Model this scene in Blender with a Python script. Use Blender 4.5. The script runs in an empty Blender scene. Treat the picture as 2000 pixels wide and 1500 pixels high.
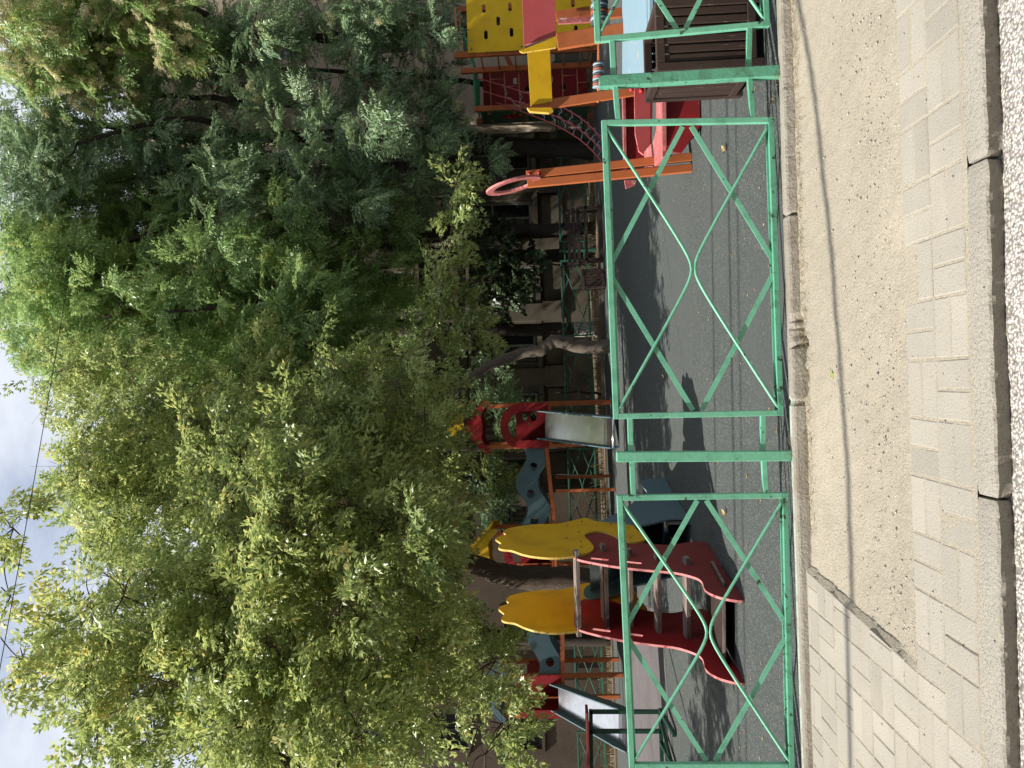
import bpy, math, random
import numpy as np
from mathutils import Vector, Matrix
from mathutils.geometry import tessellate_polygon

random.seed(7)
RNG = np.random.default_rng(11)
sc = bpy.context.scene
COL = sc.collection
R = math.radians

# ------------------------------------------------------------------ camera
# the photograph is a portrait shot stored on its side: image right = world down
FPX, HCAM, PITCH, ROLL = 1500.0, 1.5, math.atan(65 / 1500), 0.035
CAM = Vector((0, 0, HCAM))
_f = Vector((0, math.cos(PITCH), math.sin(PITCH)))
_u0 = Vector((0, -math.sin(PITCH), math.cos(PITCH)))
_r0 = Vector((1, 0, 0))
_r = _r0 * math.cos(ROLL) - _u0 * math.sin(ROLL)
_u = _u0 * math.cos(ROLL) + _r0 * math.sin(ROLL)

def ray(x, y):
    return _f * FPX - _u * (x - 1000) + _r * (750 - y)
def P(x, y, Y):                       # point seen at photo pixel x, y standing Y metres away
    d = ray(x, y)
    return CAM + d * (Y / d.y)
def G(x, y, z=0.0):                   # point of the level z seen at a photo pixel
    d = ray(x, y)
    return CAM + d * ((z - CAM.z) / d.z)
def ONP(x, y, o, n):                  # point of a plane
    d = ray(x, y)
    return CAM + d * ((o - CAM).dot(n) / d.dot(n))

cd = bpy.data.cameras.new('camera')
cam = bpy.data.objects.new('camera', cd)
COL.objects.link(cam)
mw = Matrix.Identity(4)
for i, a in enumerate((-_u, _r, -_f)):
    for k in range(3):
        mw[k][i] = a[k]
mw.translation = CAM
cam.matrix_world = mw
cd.sensor_fit = 'HORIZONTAL'; cd.sensor_width = 36; cd.lens = 27
cd.clip_start = 0.05; cd.clip_end = 2000
sc.camera = cam

# ------------------------------------------------------------------ light
SUN = Vector((-0.60, -0.21, 0.77)).normalized()
ELEV = math.asin(SUN.z); ROT = math.atan2(SUN.x, SUN.y)
ld = bpy.data.lights.new('sun', 'SUN'); ld.energy = 5.0; ld.angle = R(0.53); ld.color = (1.0, 0.95, 0.86)
lo = bpy.data.objects.new('sun', ld); COL.objects.link(lo)
lo.rotation_euler = SUN.to_track_quat('Z', 'Y').to_euler()
lo.location = (0, 0, 30)
w = bpy.data.worlds.new('World'); sc.world = w; w.use_nodes = True
nt = w.node_tree; nt.nodes.clear()
def N(nt, t, **k):
    n = nt.nodes.new(t)
    for a, b in k.items():
        setattr(n, a, b)
    return n
out = N(nt, 'ShaderNodeOutputWorld'); bg = N(nt, 'ShaderNodeBackground')
sky = N(nt, 'ShaderNodeTexSky', sky_type='NISHITA', sun_disc=False, sun_elevation=ELEV, sun_rotation=ROT)
tc = N(nt, 'ShaderNodeTexCoord'); mp = N(nt, 'ShaderNodeMapping')
mp.inputs['Scale'].default_value = (1.3, 1.3, 3.0)
nz = N(nt, 'ShaderNodeTexNoise'); nz.inputs['Scale'].default_value = 2.6; nz.inputs['Detail'].default_value = 9; nz.inputs['Roughness'].default_value = 0.58
cr = N(nt, 'ShaderNodeValToRGB'); cr.color_ramp.elements[0].position = 0.25; cr.color_ramp.elements[1].position = 0.50
cr.color_ramp.elements[0].color = (0.35, 0.35, 0.35, 1)
mx = N(nt, 'ShaderNodeMix', data_type='RGBA')
mx.inputs['B'].default_value = (5.1, 5.4, 6.0, 1)
L = nt.links.new
L(tc.outputs['Generated'], mp.inputs['Vector']); L(mp.outputs['Vector'], nz.inputs['Vector'])
L(nz.outputs['Fac'], cr.inputs['Fac']); L(cr.outputs['Color'], mx.inputs['Factor'])
L(sky.outputs['Color'], mx.inputs['A']); L(mx.outputs['Result'], bg.inputs['Color'])
bg.inputs['Strength'].default_value = 0.1
L(bg.outputs['Background'], out.inputs['Surface'])
sc.view_settings.view_transform = 'Standard'; sc.view_settings.look = 'None'
sc.view_settings.exposure = 0.76; sc.view_settings.gamma = 1
sc.render.engine = 'CYCLES'
sc.cycles.use_denoising = True
sc.cycles.max_bounces = 7; sc.cycles.diffuse_bounces = 4; sc.cycles.glossy_bounces = 3
sc.cycles.transmission_bounces = 4; sc.cycles.transparent_max_bounces = 6
sc.cycles.caustics_reflective = False; sc.cycles.caustics_refractive = False

# ------------------------------------------------------------------ materials
MATS = {}
def mat(name, c1, c2=None, scale=6, rough=0.6, bump=0.0, bscale=60, spec=0.3, metal=0.0, stretch=(1, 1, 1),
        chips=None, chip_at=0.62, chip_scale=14, grime=None, grime_scale=1.5, attr=None, bstretch=None, speck=None):
    m = bpy.data.materials.new(name); m.use_nodes = True
    t = m.node_tree; L = t.links.new
    b = t.nodes['Principled BSDF']
    b.inputs['Roughness'].default_value = rough; b.inputs['Metallic'].default_value = metal
    b.inputs['Specular IOR Level'].default_value = spec
    tc = N(t, 'ShaderNodeTexCoord'); mp = N(t, 'ShaderNodeMapping'); mp.inputs['Scale'].default_value = stretch
    L(tc.outputs['Object'], mp.inputs['Vector'])
    def noise(s, det=6, rgh=0.6, vec=None):
        n = N(t, 'ShaderNodeTexNoise'); n.inputs['Scale'].default_value = s
        n.inputs['Detail'].default_value = det; n.inputs['Roughness'].default_value = rgh
        L(vec or mp.outputs['Vector'], n.inputs['Vector']); return n.outputs['Fac']
    def ramp(fac, p0, p1):
        r = N(t, 'ShaderNodeMapRange'); r.inputs['From Min'].default_value = p0; r.inputs['From Max'].default_value = p1
        L(fac, r.inputs['Value']); return r.outputs['Result']
    def mix(fac, a, bcol):
        x = N(t, 'ShaderNodeMix', data_type='RGBA')
        if fac is not None: L(fac, x.inputs['Factor'])
        for s, v in (('A', a), ('B', bcol)):
            if isinstance(v, tuple): x.inputs[s].default_value = (*v, 1)
            else: L(v, x.inputs[s])
        return x.outputs['Result']
    c2 = c2 or tuple(v * 0.8 for v in c1)
    col = mix(ramp(noise(scale), 0.3, 0.7), c1, c2)
    if speck:
        sp, at, s = speck
        col = mix(ramp(noise(s, 2, 0.5), at, at + 0.05), col, sp)
    if grime:
        g = noise(grime_scale, 5)
        col = mix(ramp(g, 0.5, 0.72), col, grime)
    if chips:
        c = noise(chip_scale, 8, 0.65)
        col = mix(ramp(c, chip_at, chip_at + 0.015), col, chips)
    if attr:
        at = N(t, 'ShaderNodeAttribute'); at.attribute_name = attr
        hs = N(t, 'ShaderNodeHueSaturation'); L(col, hs.inputs['Color'])
        r = N(t, 'ShaderNodeMapRange'); r.inputs['To Min'].default_value = 0.88; r.inputs['To Max'].default_value = 1.10
        L(at.outputs['Fac'], r.inputs['Value']); L(r.outputs['Result'], hs.inputs['Value'])
        col = hs.outputs['Color']
    L(col, b.inputs['Base Color'])
    if bump:
        bp = N(t, 'ShaderNodeBump'); bp.inputs['Strength'].default_value = min(1, bump); bp.inputs['Distance'].default_value = 0.01 * max(1, bump)
        if bstretch:
            mp2 = N(t, 'ShaderNodeMapping'); mp2.inputs['Scale'].default_value = bstretch
            L(tc.outputs['Object'], mp2.inputs['Vector']); v = mp2.outputs['Vector']
        else:
            v = None
        L(noise(bscale, 8, 0.65, v), bp.inputs['Height']); L(bp.outputs['Normal'], b.inputs['Normal'])
    MATS[name] = m
    return m

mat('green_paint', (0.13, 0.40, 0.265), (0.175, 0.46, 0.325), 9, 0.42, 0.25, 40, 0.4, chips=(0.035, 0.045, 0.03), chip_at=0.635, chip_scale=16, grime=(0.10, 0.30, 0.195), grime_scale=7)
mat('green_paint_rusty', (0.096, 0.32, 0.208), (0.128, 0.368, 0.256), 9, 0.5, 0.4, 40, 0.3, chips=(0.032, 0.048, 0.028), chip_at=0.60, chip_scale=20, grime=(0.064, 0.176, 0.112), grime_scale=9)
mat('shaded_green', (0.032, 0.13, 0.085), (0.026, 0.10, 0.066), 6, 0.6)  # fence green darkened to carry the shade at the back
mat('dark_green', (0.012, 0.045, 0.032), (0.018, 0.06, 0.04), 6, 0.35, spec=0.4)
mat('orange', (0.448, 0.132, 0.044), (0.4, 0.112, 0.036), 5, 0.5, 0.1, 80, grime=(0.32, 0.096, 0.04), grime_scale=4)
mat('orange_edge', (0.48, 0.216, 0.096), (0.36, 0.16, 0.08), 9, 0.6)
mat('yellow', (0.576, 0.352, 0.012), (0.528, 0.304, 0.0096), 4, 0.45, 0.15, 60, grime=(0.4, 0.232, 0.016), grime_scale=3, chips=(0.112, 0.072, 0.024), chip_at=0.70, chip_scale=9)
mat('yellow_sunlit', (0.74, 0.475, 0.010), (0.70, 0.43, 0.010), 4, 0.45, 0.35, 45, grime=(0.62, 0.37, 0.012), grime_scale=3)  # yellow raised so the climbing wall looks fully sunlit
mat('yellow_edge', (0.624, 0.44, 0.08), (0.496, 0.336, 0.096), 20, 0.6, 0.3, 60, chips=(0.16, 0.112, 0.048), chip_at=0.62)
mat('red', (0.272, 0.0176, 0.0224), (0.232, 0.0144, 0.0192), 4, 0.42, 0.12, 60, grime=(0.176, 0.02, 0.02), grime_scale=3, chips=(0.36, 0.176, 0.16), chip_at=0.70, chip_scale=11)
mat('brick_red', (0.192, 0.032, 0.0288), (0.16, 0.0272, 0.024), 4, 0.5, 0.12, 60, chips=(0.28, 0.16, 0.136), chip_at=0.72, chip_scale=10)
mat('worn_edge', (0.576, 0.24, 0.232), (0.464, 0.144, 0.136), 16, 0.7, 0.4, 50, chips=(0.336, 0.064, 0.064), chip_at=0.58, chip_scale=12)
mat('worn_pink', (0.44, 0.16, 0.15), (0.33, 0.065, 0.068), 14, 0.75, 0.5, 50, stretch=(1, 6, 1), chips=(0.55, 0.40, 0.37), chip_at=0.60, chip_scale=10)
mat('pink_board', (0.416, 0.08, 0.08), (0.376, 0.064, 0.068), 5, 0.5, 0.15, 70)
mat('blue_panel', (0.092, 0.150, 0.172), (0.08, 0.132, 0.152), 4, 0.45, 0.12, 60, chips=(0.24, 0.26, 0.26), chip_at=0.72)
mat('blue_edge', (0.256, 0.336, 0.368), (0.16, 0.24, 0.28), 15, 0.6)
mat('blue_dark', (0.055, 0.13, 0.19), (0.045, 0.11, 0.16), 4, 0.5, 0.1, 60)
mat('pale_blue', (0.216, 0.328, 0.4), (0.192, 0.296, 0.36), 5, 0.55, 0.2, 50, chips=(0.4, 0.352, 0.288), chip_at=0.62, chip_scale=5)
mat('steel', (0.68, 0.69, 0.70), (0.56, 0.57, 0.58), 6, 0.24, 0.05, 30, 0.5, 1.0)
mat('bolt', (0.25, 0.24, 0.23), None, 10, 0.4, metal=0.8)
mat('red_cap', (0.42, 0.03, 0.035), None, 5, 0.3)
mat('wood_grey', (0.27, 0.215, 0.19), (0.16, 0.125, 0.11), 7, 0.8, 0.6, 18, stretch=(1, 9, 9), bstretch=(1, 8, 8), grime=(0.06, 0.045, 0.04), grime_scale=2)
mat('wood_dark', (0.052, 0.032, 0.026), (0.036, 0.022, 0.019), 9, 0.6, 0.5, 30, stretch=(6, 6, 0.7), bstretch=(10, 10, 1), chips=(0.20, 0.155, 0.11), chip_at=0.645, chip_scale=10)
mat('wood_dark_flat', (0.045, 0.03, 0.025), (0.03, 0.02, 0.017), 8, 0.6, 0.3, 30)
mat('rope_red', (0.45, 0.09, 0.10), (0.36, 0.06, 0.07), 30, 0.8)
mat('rope_grey', (0.34, 0.33, 0.38), (0.26, 0.25, 0.3), 30, 0.8)
mat('bead_dark', (0.05, 0.06, 0.07), (0.08, 0.09, 0.1), 20, 0.5)
mat('bead_blue', (0.30, 0.38, 0.42), (0.22, 0.3, 0.34), 20, 0.5)
mat('bead_red', (0.38, 0.10, 0.06), None, 20, 0.5)
mat('green_roof', (0.045, 0.26, 0.13), (0.03, 0.19, 0.09), 8, 0.5)
mat('green_board', (0.03, 0.085, 0.05), (0.05, 0.12, 0.07), 3, 0.5, stretch=(1, 1, 6))
mat('rubber', (0.076, 0.086, 0.082), (0.060, 0.070, 0.068), 0.9, 0.9, 1.0, 200, 0.15, grime=(0.082, 0.090, 0.086), grime_scale=0.35, speck=((0.175, 0.182, 0.17), 0.57, 95))
mat('path_rubber', (0.152, 0.136, 0.14), (0.124, 0.112, 0.1176), 1.2, 0.95, 0.8, 230, 0.1, grime=(0.104, 0.096, 0.1), grime_scale=0.8)
mat('dirt', (0.37, 0.330, 0.265), (0.32, 0.284, 0.228), 1.6, 0.95, 1.3, 75, 0.1, grime=(0.41, 0.366, 0.292), grime_scale=0.9, speck=((0.28, 0.25, 0.21), 0.60, 80))
mat('paver', (0.335, 0.31, 0.266), (0.30, 0.278, 0.238), 3.0, 0.9, 0.7, 120, 0.15, attr='tint', grime=(0.36, 0.332, 0.282), grime_scale=1.1, speck=((0.24, 0.222, 0.195), 0.63, 110))
mat('joint', (0.416, 0.352, 0.256), (0.304, 0.256, 0.192), 20, 0.95, 1.2, 120, 0.1)
mat('kerb_stone', (0.365, 0.338, 0.29), (0.31, 0.288, 0.248), 4, 0.9, 1.2, 90, 0.15, speck=((0.24, 0.22, 0.19), 0.60, 100), grime=(0.29, 0.268, 0.23), grime_scale=2.2)
mat('kerb_old', (0.336, 0.308, 0.264), (0.272, 0.248, 0.212), 5, 0.95, 1.4, 60, 0.1, grime=(0.24, 0.216, 0.176), grime_scale=4, chips=(0.16, 0.144, 0.12), chip_at=0.66, chip_scale=20)
mat('kerb_paint', (0.36, 0.448, 0.376), (0.336, 0.352, 0.304), 10, 0.9, 0.6, 60, chips=(0.304, 0.28, 0.24), chip_at=0.53, chip_scale=12)
mat('soil', (0.11, 0.085, 0.06), (0.16, 0.125, 0.085), 2, 1.0, 1.0, 40)
mat('stone_wall', (0.0972, 0.0828, 0.06336), (0.072, 0.0612, 0.04752), 1.4, 0.9, 0.8, 14, 0.1, grime=(0.0468, 0.0396, 0.03096), grime_scale=0.7)  # wall stone lowered to deepen the shade on it
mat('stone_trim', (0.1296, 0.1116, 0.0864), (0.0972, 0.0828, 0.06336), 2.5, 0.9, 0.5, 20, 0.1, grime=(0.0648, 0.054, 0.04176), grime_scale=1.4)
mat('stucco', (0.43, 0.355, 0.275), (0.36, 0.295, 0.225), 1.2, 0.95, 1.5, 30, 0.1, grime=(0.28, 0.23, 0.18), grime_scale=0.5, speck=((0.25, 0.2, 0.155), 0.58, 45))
mat('stucco_brown', (0.1003, 0.0748, 0.0561), (0.0782, 0.05865, 0.0442), 1.2, 0.95, 1.5, 30, 0.1, grime=(0.05525, 0.0425, 0.0323), grime_scale=0.5, speck=((0.051, 0.0391, 0.02975), 0.58, 40))  # darker than the real stucco, shade put into the colour
mat('white_frame', (0.2592, 0.252, 0.2304), (0.2016, 0.1944, 0.1764), 8, 0.6)  # white lowered, shade put into the window frames
mat('dark_frame', (0.05, 0.045, 0.04), None, 8, 0.5)
mat('glass', (0.012, 0.015, 0.016), (0.03, 0.034, 0.035), 0.7, 0.06, spec=0.8)
mat('bark', (0.105, 0.078, 0.060), (0.062, 0.046, 0.036), 9, 0.95, 2.5, 16, 0.1, stretch=(3, 3, 0.7), bstretch=(3, 3, 0.55))
mat('bark_pale', (0.165, 0.135, 0.112), (0.095, 0.076, 0.062), 9, 0.95, 2.5, 16, 0.1, stretch=(3, 3, 0.7), bstretch=(3, 3, 0.55))
mat('bark_dark', (0.060, 0.048, 0.040), (0.035, 0.028, 0.024), 9, 0.95, 1.8, 16, 0.1, stretch=(3, 3, 0.7), bstretch=(3, 3, 0.6))
mat('twig_wood', (0.085, 0.062, 0.045), (0.05, 0.036, 0.027), 9, 0.9)
mat('dry_twig', (0.30, 0.23, 0.17), (0.2, 0.15, 0.11), 9, 0.9)
mat('whitewash', (0.55, 0.53, 0.48), (0.4, 0.38, 0.34), 8, 0.95, 1.5, 16, stretch=(3, 3, 0.8), chips=(0.14, 0.11, 0.09), chip_at=0.56, chip_scale=10)
mat('cable', (0.015, 0.015, 0.016), None, 5, 0.6)
mat('straw', (0.24, 0.192, 0.096), (0.1728, 0.1344, 0.0624), 20, 0.9)
mat('dead_leaf', (0.42, 0.34, 0.14), (0.25, 0.15, 0.06), 30, 0.8, attr='tint')
mat('pebble', (0.47, 0.435, 0.38), (0.34, 0.315, 0.275), 8, 0.9, 0.5, 90, attr='tint')

# road: coarse stones set in tar
m = mat('road', (0.42, 0.40, 0.375), (0.34, 0.325, 0.30), 30, 0.85, 0, 60, 0.25)
t = m.node_tree; b = t.nodes['Principled BSDF']; L = t.links.new
tc = N(t, 'ShaderNodeTexCoord'); vo = N(t, 'ShaderNodeTexVoronoi'); vo.inputs['Scale'].default_value = 78
nz = N(t, 'ShaderNodeTexNoise'); nz.inputs['Scale'].default_value = 40; nz.inputs['Detail'].default_value = 4
vm = N(t, 'ShaderNodeMix', data_type='VECTOR'); vm.inputs['Factor'].default_value = 0.02
L(tc.outputs['Object'], nz.inputs['Vector']); L(tc.outputs['Object'], vm.inputs['A']); L(nz.outputs['Color'], vm.inputs['B'])
L(vm.outputs['Result'], vo.inputs['Vector'])
cr = N(t, 'ShaderNodeValToRGB'); e = cr.color_ramp.elements
e[0].position = 0.30; e[0].color = (0.50, 0.485, 0.46, 1); e[1].position = 0.66; e[1].color = (0.20, 0.18, 0.158, 1)
L(vo.outputs['Distance'], cr.inputs['Fac'])
cv = N(t, 'ShaderNodeMix', data_type='RGBA', blend_type='MULTIPLY'); cv.inputs['Factor'].default_value = 0.45
hsv = N(t, 'ShaderNodeHueSaturation'); hsv.inputs['Saturation'].default_value = 0.12; hsv.inputs['Value'].default_value = 1.5
L(vo.outputs['Color'], hsv.inputs['Color']); L(cr.outputs['Color'], cv.inputs['A']); L(hsv.outputs['Color'], cv.inputs['B'])
L(cv.outputs['Result'], b.inputs['Base Color'])
bp = N(t, 'ShaderNodeBump'); bp.inputs['Strength'].default_value = 0.9; bp.inputs['Distance'].default_value = 0.008; bp.invert = True
L(vo.outputs['Distance'], bp.inputs['Height']); L(bp.outputs['Normal'], b.inputs['Normal'])

def leaf_mat(name, cols, trans=0.4, rough=0.38, hue=0.485):
    m = bpy.data.materials.new(name); m.use_nodes = True
    t = m.node_tree; L = t.links.new; b = t.nodes['Principled BSDF']; o = t.nodes['Material Output']
    at = N(t, 'ShaderNodeAttribute'); at.attribute_name = 'tint'
    cr = N(t, 'ShaderNodeValToRGB'); els = cr.color_ramp.elements
    for i, (p, c) in enumerate(cols):
        e = els[i] if i < 2 else els.new(p)
        e.position = p; e.color = (*c, 1)
    L(at.outputs['Fac'], cr.inputs['Fac'])
    b.inputs['Roughness'].default_value = rough; b.inputs['Specular IOR Level'].default_value = 0.5
    L(cr.outputs['Color'], b.inputs['Base Color'])
    tr = N(t, 'ShaderNodeBsdfTranslucent')
    hs = N(t, 'ShaderNodeHueSaturation'); hs.inputs['Hue'].default_value = hue; hs.inputs['Saturation'].default_value = 1.0; hs.inputs['Value'].default_value = 1.35
    L(cr.outputs['Color'], hs.inputs['Color']); L(hs.outputs['Color'], tr.inputs['Color'])
    ms = N(t, 'ShaderNodeMixShader'); ms.inputs['Fac'].default_value = trans
    L(b.outputs['BSDF'], ms.inputs[1]); L(tr.outputs['BSDF'], ms.inputs[2]); L(ms.outputs['Shader'], o.inputs['Surface'])
    MATS[name] = m
leaf_mat('maple_leaf', [(0, (0.125, 0.195, 0.060)), (0.5, (0.33, 0.41, 0.135)), (0.9, (0.51, 0.56, 0.215)), (1, (0.62, 0.54, 0.16))], 0.42)
leaf_mat('ailanthus_leaf', [(0, (0.149, 0.2527, 0.09072)), (0.5, (0.2527, 0.3888, 0.1361)), (0.95, (0.3629, 0.486, 0.162)), (1, (0.5184, 0.4666, 0.1296))], 0.42)
leaf_mat('deep_leaf', [(0, (0.1297, 0.2135, 0.122)), (0.5, (0.2135, 0.3126, 0.1678)), (1, (0.305, 0.4118, 0.1906))], 0.3)
leaf_mat('shrub_leaf', [(0, (0.03, 0.055, 0.026)), (0.6, (0.05, 0.08, 0.035)), (1, (0.08, 0.11, 0.045))], 0.25)
leaf_mat('seed_leaf', [(0, (0.52, 0.48, 0.26)), (0.5, (0.62, 0.58, 0.36)), (1, (0.66, 0.58, 0.36))], 0.35, 0.7, 0.51)

# ------------------------------------------------------------------ mesh helpers
OFF = {}
def tag(o, label=None, cat=None, group=None, kind=None):
    for k, v in (('label', label), ('category', cat), ('group', group), ('kind', kind)):
        if v: o[k] = v
    return o
def thing(name, loc, label, cat, group=None):
    o = bpy.data.objects.new(name, None); COL.objects.link(o)
    o.empty_display_size = 0.2
    o.location = loc; OFF[o] = Vector(loc)
    return tag(o, label, cat, group)
def link_mesh(me, name, mats, parent=None, bevel=0.0, smooth=False, base=None):
    o = bpy.data.objects.new(name, me); COL.objects.link(o)
    for mname in ([mats] if isinstance(mats, str) else mats):
        me.materials.append(MATS[mname])
    n = len(me.vertices)
    co = np.empty(n * 3, np.float32); me.vertices.foreach_get('co', co); co = co.reshape(-1, 3)
    if parent is not None:
        off = OFF[parent]; o.parent = parent; OFF[o] = off
    else:
        off = Vector(base) if base is not None else Vector(((co[:, 0].min() + co[:, 0].max()) / 2, (co[:, 1].min() + co[:, 1].max()) / 2, co[:, 2].min()))
        o.location = off; OFF[o] = off
    co = co - np.array(off, np.float32)
    me.vertices.foreach_set('co', co.ravel()); me.update()
    if smooth:
        me.polygons.foreach_set('use_smooth', np.ones(len(me.polygons), bool))
    if bevel:
        bm = o.modifiers.new('bevel', 'BEVEL'); bm.width = bevel; bm.segments = 2; bm.limit_method = 'ANGLE'; bm.angle_limit = R(40)
    return o
class MB:
    def __init__(s): s.v = []; s.f = []; s.m = []
    def add(s, vs, fs, mi=0):
        n = len(s.v); s.v += [tuple(p) for p in vs]
        for f in fs: s.f.append([n + i for i in f]); s.m.append(mi)
        return s
    def box(s, lo, hi, mi=0):
        x0, y0, z0 = lo; x1, y1, z1 = hi
        return s.add([(x0, y0, z0), (x1, y0, z0), (x1, y1, z0), (x0, y1, z0), (x0, y0, z1), (x1, y0, z1), (x1, y1, z1), (x0, y1, z1)],
                     [(3, 2, 1, 0), (4, 5, 6, 7), (0, 1, 5, 4), (1, 2, 6, 5), (2, 3, 7, 6), (3, 0, 4, 7)], mi)
    def beam(s, a, b, wd, ht, up=Vector((0, 0, 1)), mi=0):
        a = Vector(a); b = Vector(b); d = (b - a).normalized(); up = Vector(up)
        if abs(d.dot(up)) > 0.999: up = Vector((0, 1, 0))
        sd = d.cross(up).normalized(); u = sd.cross(d)
        vs = []
        for p in (a, b):
            for i, j in ((-1, -1), (1, -1), (1, 1), (-1, 1)):
                vs.append(p + sd * (i * wd / 2) + u * (j * ht / 2))
        return s.add(vs, [(3, 2, 1, 0), (4, 5, 6, 7), (0, 1, 5, 4), (1, 2, 6, 5), (2, 3, 7, 6), (3, 0, 4, 7)], mi)
    def tube(s, pts, r, seg=8, mi=0, caps=True, wob=0.0):
        pts = [Vector(p) for p in pts]; n = len(pts)
        rs = r if isinstance(r, (list, tuple, np.ndarray)) else [r] * n
        d0 = (pts[1] - pts[0]).normalized()
        x = d0.orthogonal().normalized()
        vs = []
        for i in range(n):
            d = (pts[min(i + 1, n - 1)] - pts[max(i - 1, 0)]).normalized()
            x = (x - d * x.dot(d)).normalized(); y = d.cross(x)
            for k in range(seg):
                a = 2 * math.pi * k / seg
                rr = rs[i] * (1 + (wob * (random.random() - 0.5) if wob else 0))
                vs.append(pts[i] + x * (math.cos(a) * rr) + y * (math.sin(a) * rr))
        fs = []
        for i in range(n - 1):
            for k in range(seg):
                k2 = (k + 1) % seg
                fs.append((i * seg + k, i * seg + k2, (i + 1) * seg + k2, (i + 1) * seg + k))
        if caps:
            fs.append(tuple(reversed(range(seg)))); fs.append(tuple((n - 1) * seg + k for k in range(seg)))
        return s.add(vs, fs, mi)
    def prism(s, outline, o, ex, ey, thick, holes=(), mf=0, mr=1, bulge=0):
        o = Vector(o); ex = Vector(ex).normalized(); ey = Vector(ey).normalized(); nn = ex.cross(ey).normalized()
        loops = [list(outline)] + [list(h) for h in holes]
        flat = [p for l in loops for p in l]
        tris = tessellate_polygon([[Vector((p[0], p[1], 0)) for p in l] for l in loops])
        def W(p, h): return o + ex * p[0] + ey * p[1] + nn * h
        nf = len(flat)
        vs = [W(p, thick / 2) for p in flat] + [W(p, -thick / 2) for p in flat]
        n0 = len(s.v); s.v += [tuple(p) for p in vs]
        for t3 in tris:
            a, b, c = [Vector((flat[i][0], flat[i][1], 0)) for i in t3]
            t3 = t3 if (b - a).cross(c - a).z > 0 else (t3[0], t3[2], t3[1])
            s.f.append([n0 + i for i in t3]); s.m.append(mf)
            s.f.append([n0 + nf + i for i in reversed(t3)]); s.m.append(mf)
        st = 0
        for li, l in enumerate(loops):
            m = len(l)
            area = sum(l[i][0] * l[(i + 1) % m][1] - l[(i + 1) % m][0] * l[i][1] for i in range(m))
            flip = (area < 0) != (li > 0)
            for i in range(m):
                j = (i + 1) % m
                q = [n0 + st + i, n0 + nf + st + i, n0 + nf + st + j, n0 + st + j]
                s.f.append(q if not flip else q[::-1]); s.m.append(mr)
            st += m
        return s
    def mesh(s, name):
        me = bpy.data.meshes.new(name); me.from_pydata(s.v, [], s.f)
        me.polygons.foreach_set('material_index', np.array(s.m, np.int32)); me.update()
        return me
    def build(s, name, mats, parent=None, bevel=0.0, smooth=False, base=None):
        return link_mesh(s.mesh(name), name, mats, parent, bevel, smooth, base)

def quick_mesh(name, verts, faces_flat, k, tint=None):       # big meshes straight from arrays, k corners a face
    me = bpy.data.meshes.new(name); nf = len(faces_flat) // k
    me.vertices.add(len(verts)); me.vertices.foreach_set('co', np.ascontiguousarray(verts, np.float32).ravel())
    me.loops.add(len(faces_flat)); me.loops.foreach_set('vertex_index', np.ascontiguousarray(faces_flat, np.int32))
    me.polygons.add(nf); me.polygons.foreach_set('loop_start', np.arange(0, nf * k, k, dtype=np.int32))
    me.update(calc_edges=True)
    if tint is not None:
        a = me.attributes.new('tint', 'FLOAT', 'FACE'); a.data.foreach_set('value', np.ascontiguousarray(tint, np.float32))
    return me
def spline(pts, closed=True, n=6):
    pts = [np.array(p, float) for p in pts]; m = len(pts); outp = []
    rng = range(m) if closed else range(m - 1)
    for i in rng:
        p1 = pts[i]; p2 = pts[(i + 1) % m]
        p0 = pts[(i - 1) % m] if closed or i > 0 else p1
        p3 = pts[(i + 2) % m] if closed or i < m - 2 else p2
        for k in range(n):
            t = k / n
            outp.append(0.5 * ((2 * p1) + (-p0 + p2) * t + (2 * p0 - 5 * p1 + 4 * p2 - p3) * t * t + (-p0 + 3 * p1 - 3 * p2 + p3) * t ** 3))
    if not closed: outp.append(pts[-1])
    return [tuple(p) for p in outp]
def oval(cx, cy, rx, ry, n=14, ang=0):
    o = []
    for k in range(n):
        a = 2 * math.pi * k / n; x = rx * math.cos(a); y = ry * math.sin(a)
        o.append((cx + x * math.cos(ang) - y * math.sin(ang), cy + x * math.sin(ang) + y * math.cos(ang)))
    return o
def capsule(cx, cy, half, r, n=6, vertical=False):
    o = []
    for k in range(n + 1):
        a = -math.pi / 2 + math.pi * k / n; o.append((half + r * math.cos(a), r * math.sin(a)))
    for k in range(n + 1):
        a = math.pi / 2 + math.pi * k / n; o.append((-half + r * math.cos(a), r * math.sin(a)))
    if vertical: o = [(-b, a) for a, b in o]
    return [(cx + a, cy + b) for a, b in o]
Z = Vector((0, 0, 1))
# ------------------------------------------------------------------ street frame
KT = 0.02                                             # top of the old edging the fence stands behind
b2 = G(1545, 890, KT); b1 = G(1520, 140, KT)
SD = (b1 - b2); SD.z = 0; SD.normalize()              # along the street, to the right
ND = Vector((-SD.y, SD.x, 0))                         # away from the street
O0 = Vector((0, 0, 0))
def S(p): return p.dot(SD), p.dot(ND)
def W(s, n, z): return SD * s + ND * n + Z * z
NF = S(b2)[1]
def FP(x, y, dn=0.0):                                 # point of the fence's plane seen at a pixel
    return ONP(x, y, W(0, NF + dn, 0), ND)

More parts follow.
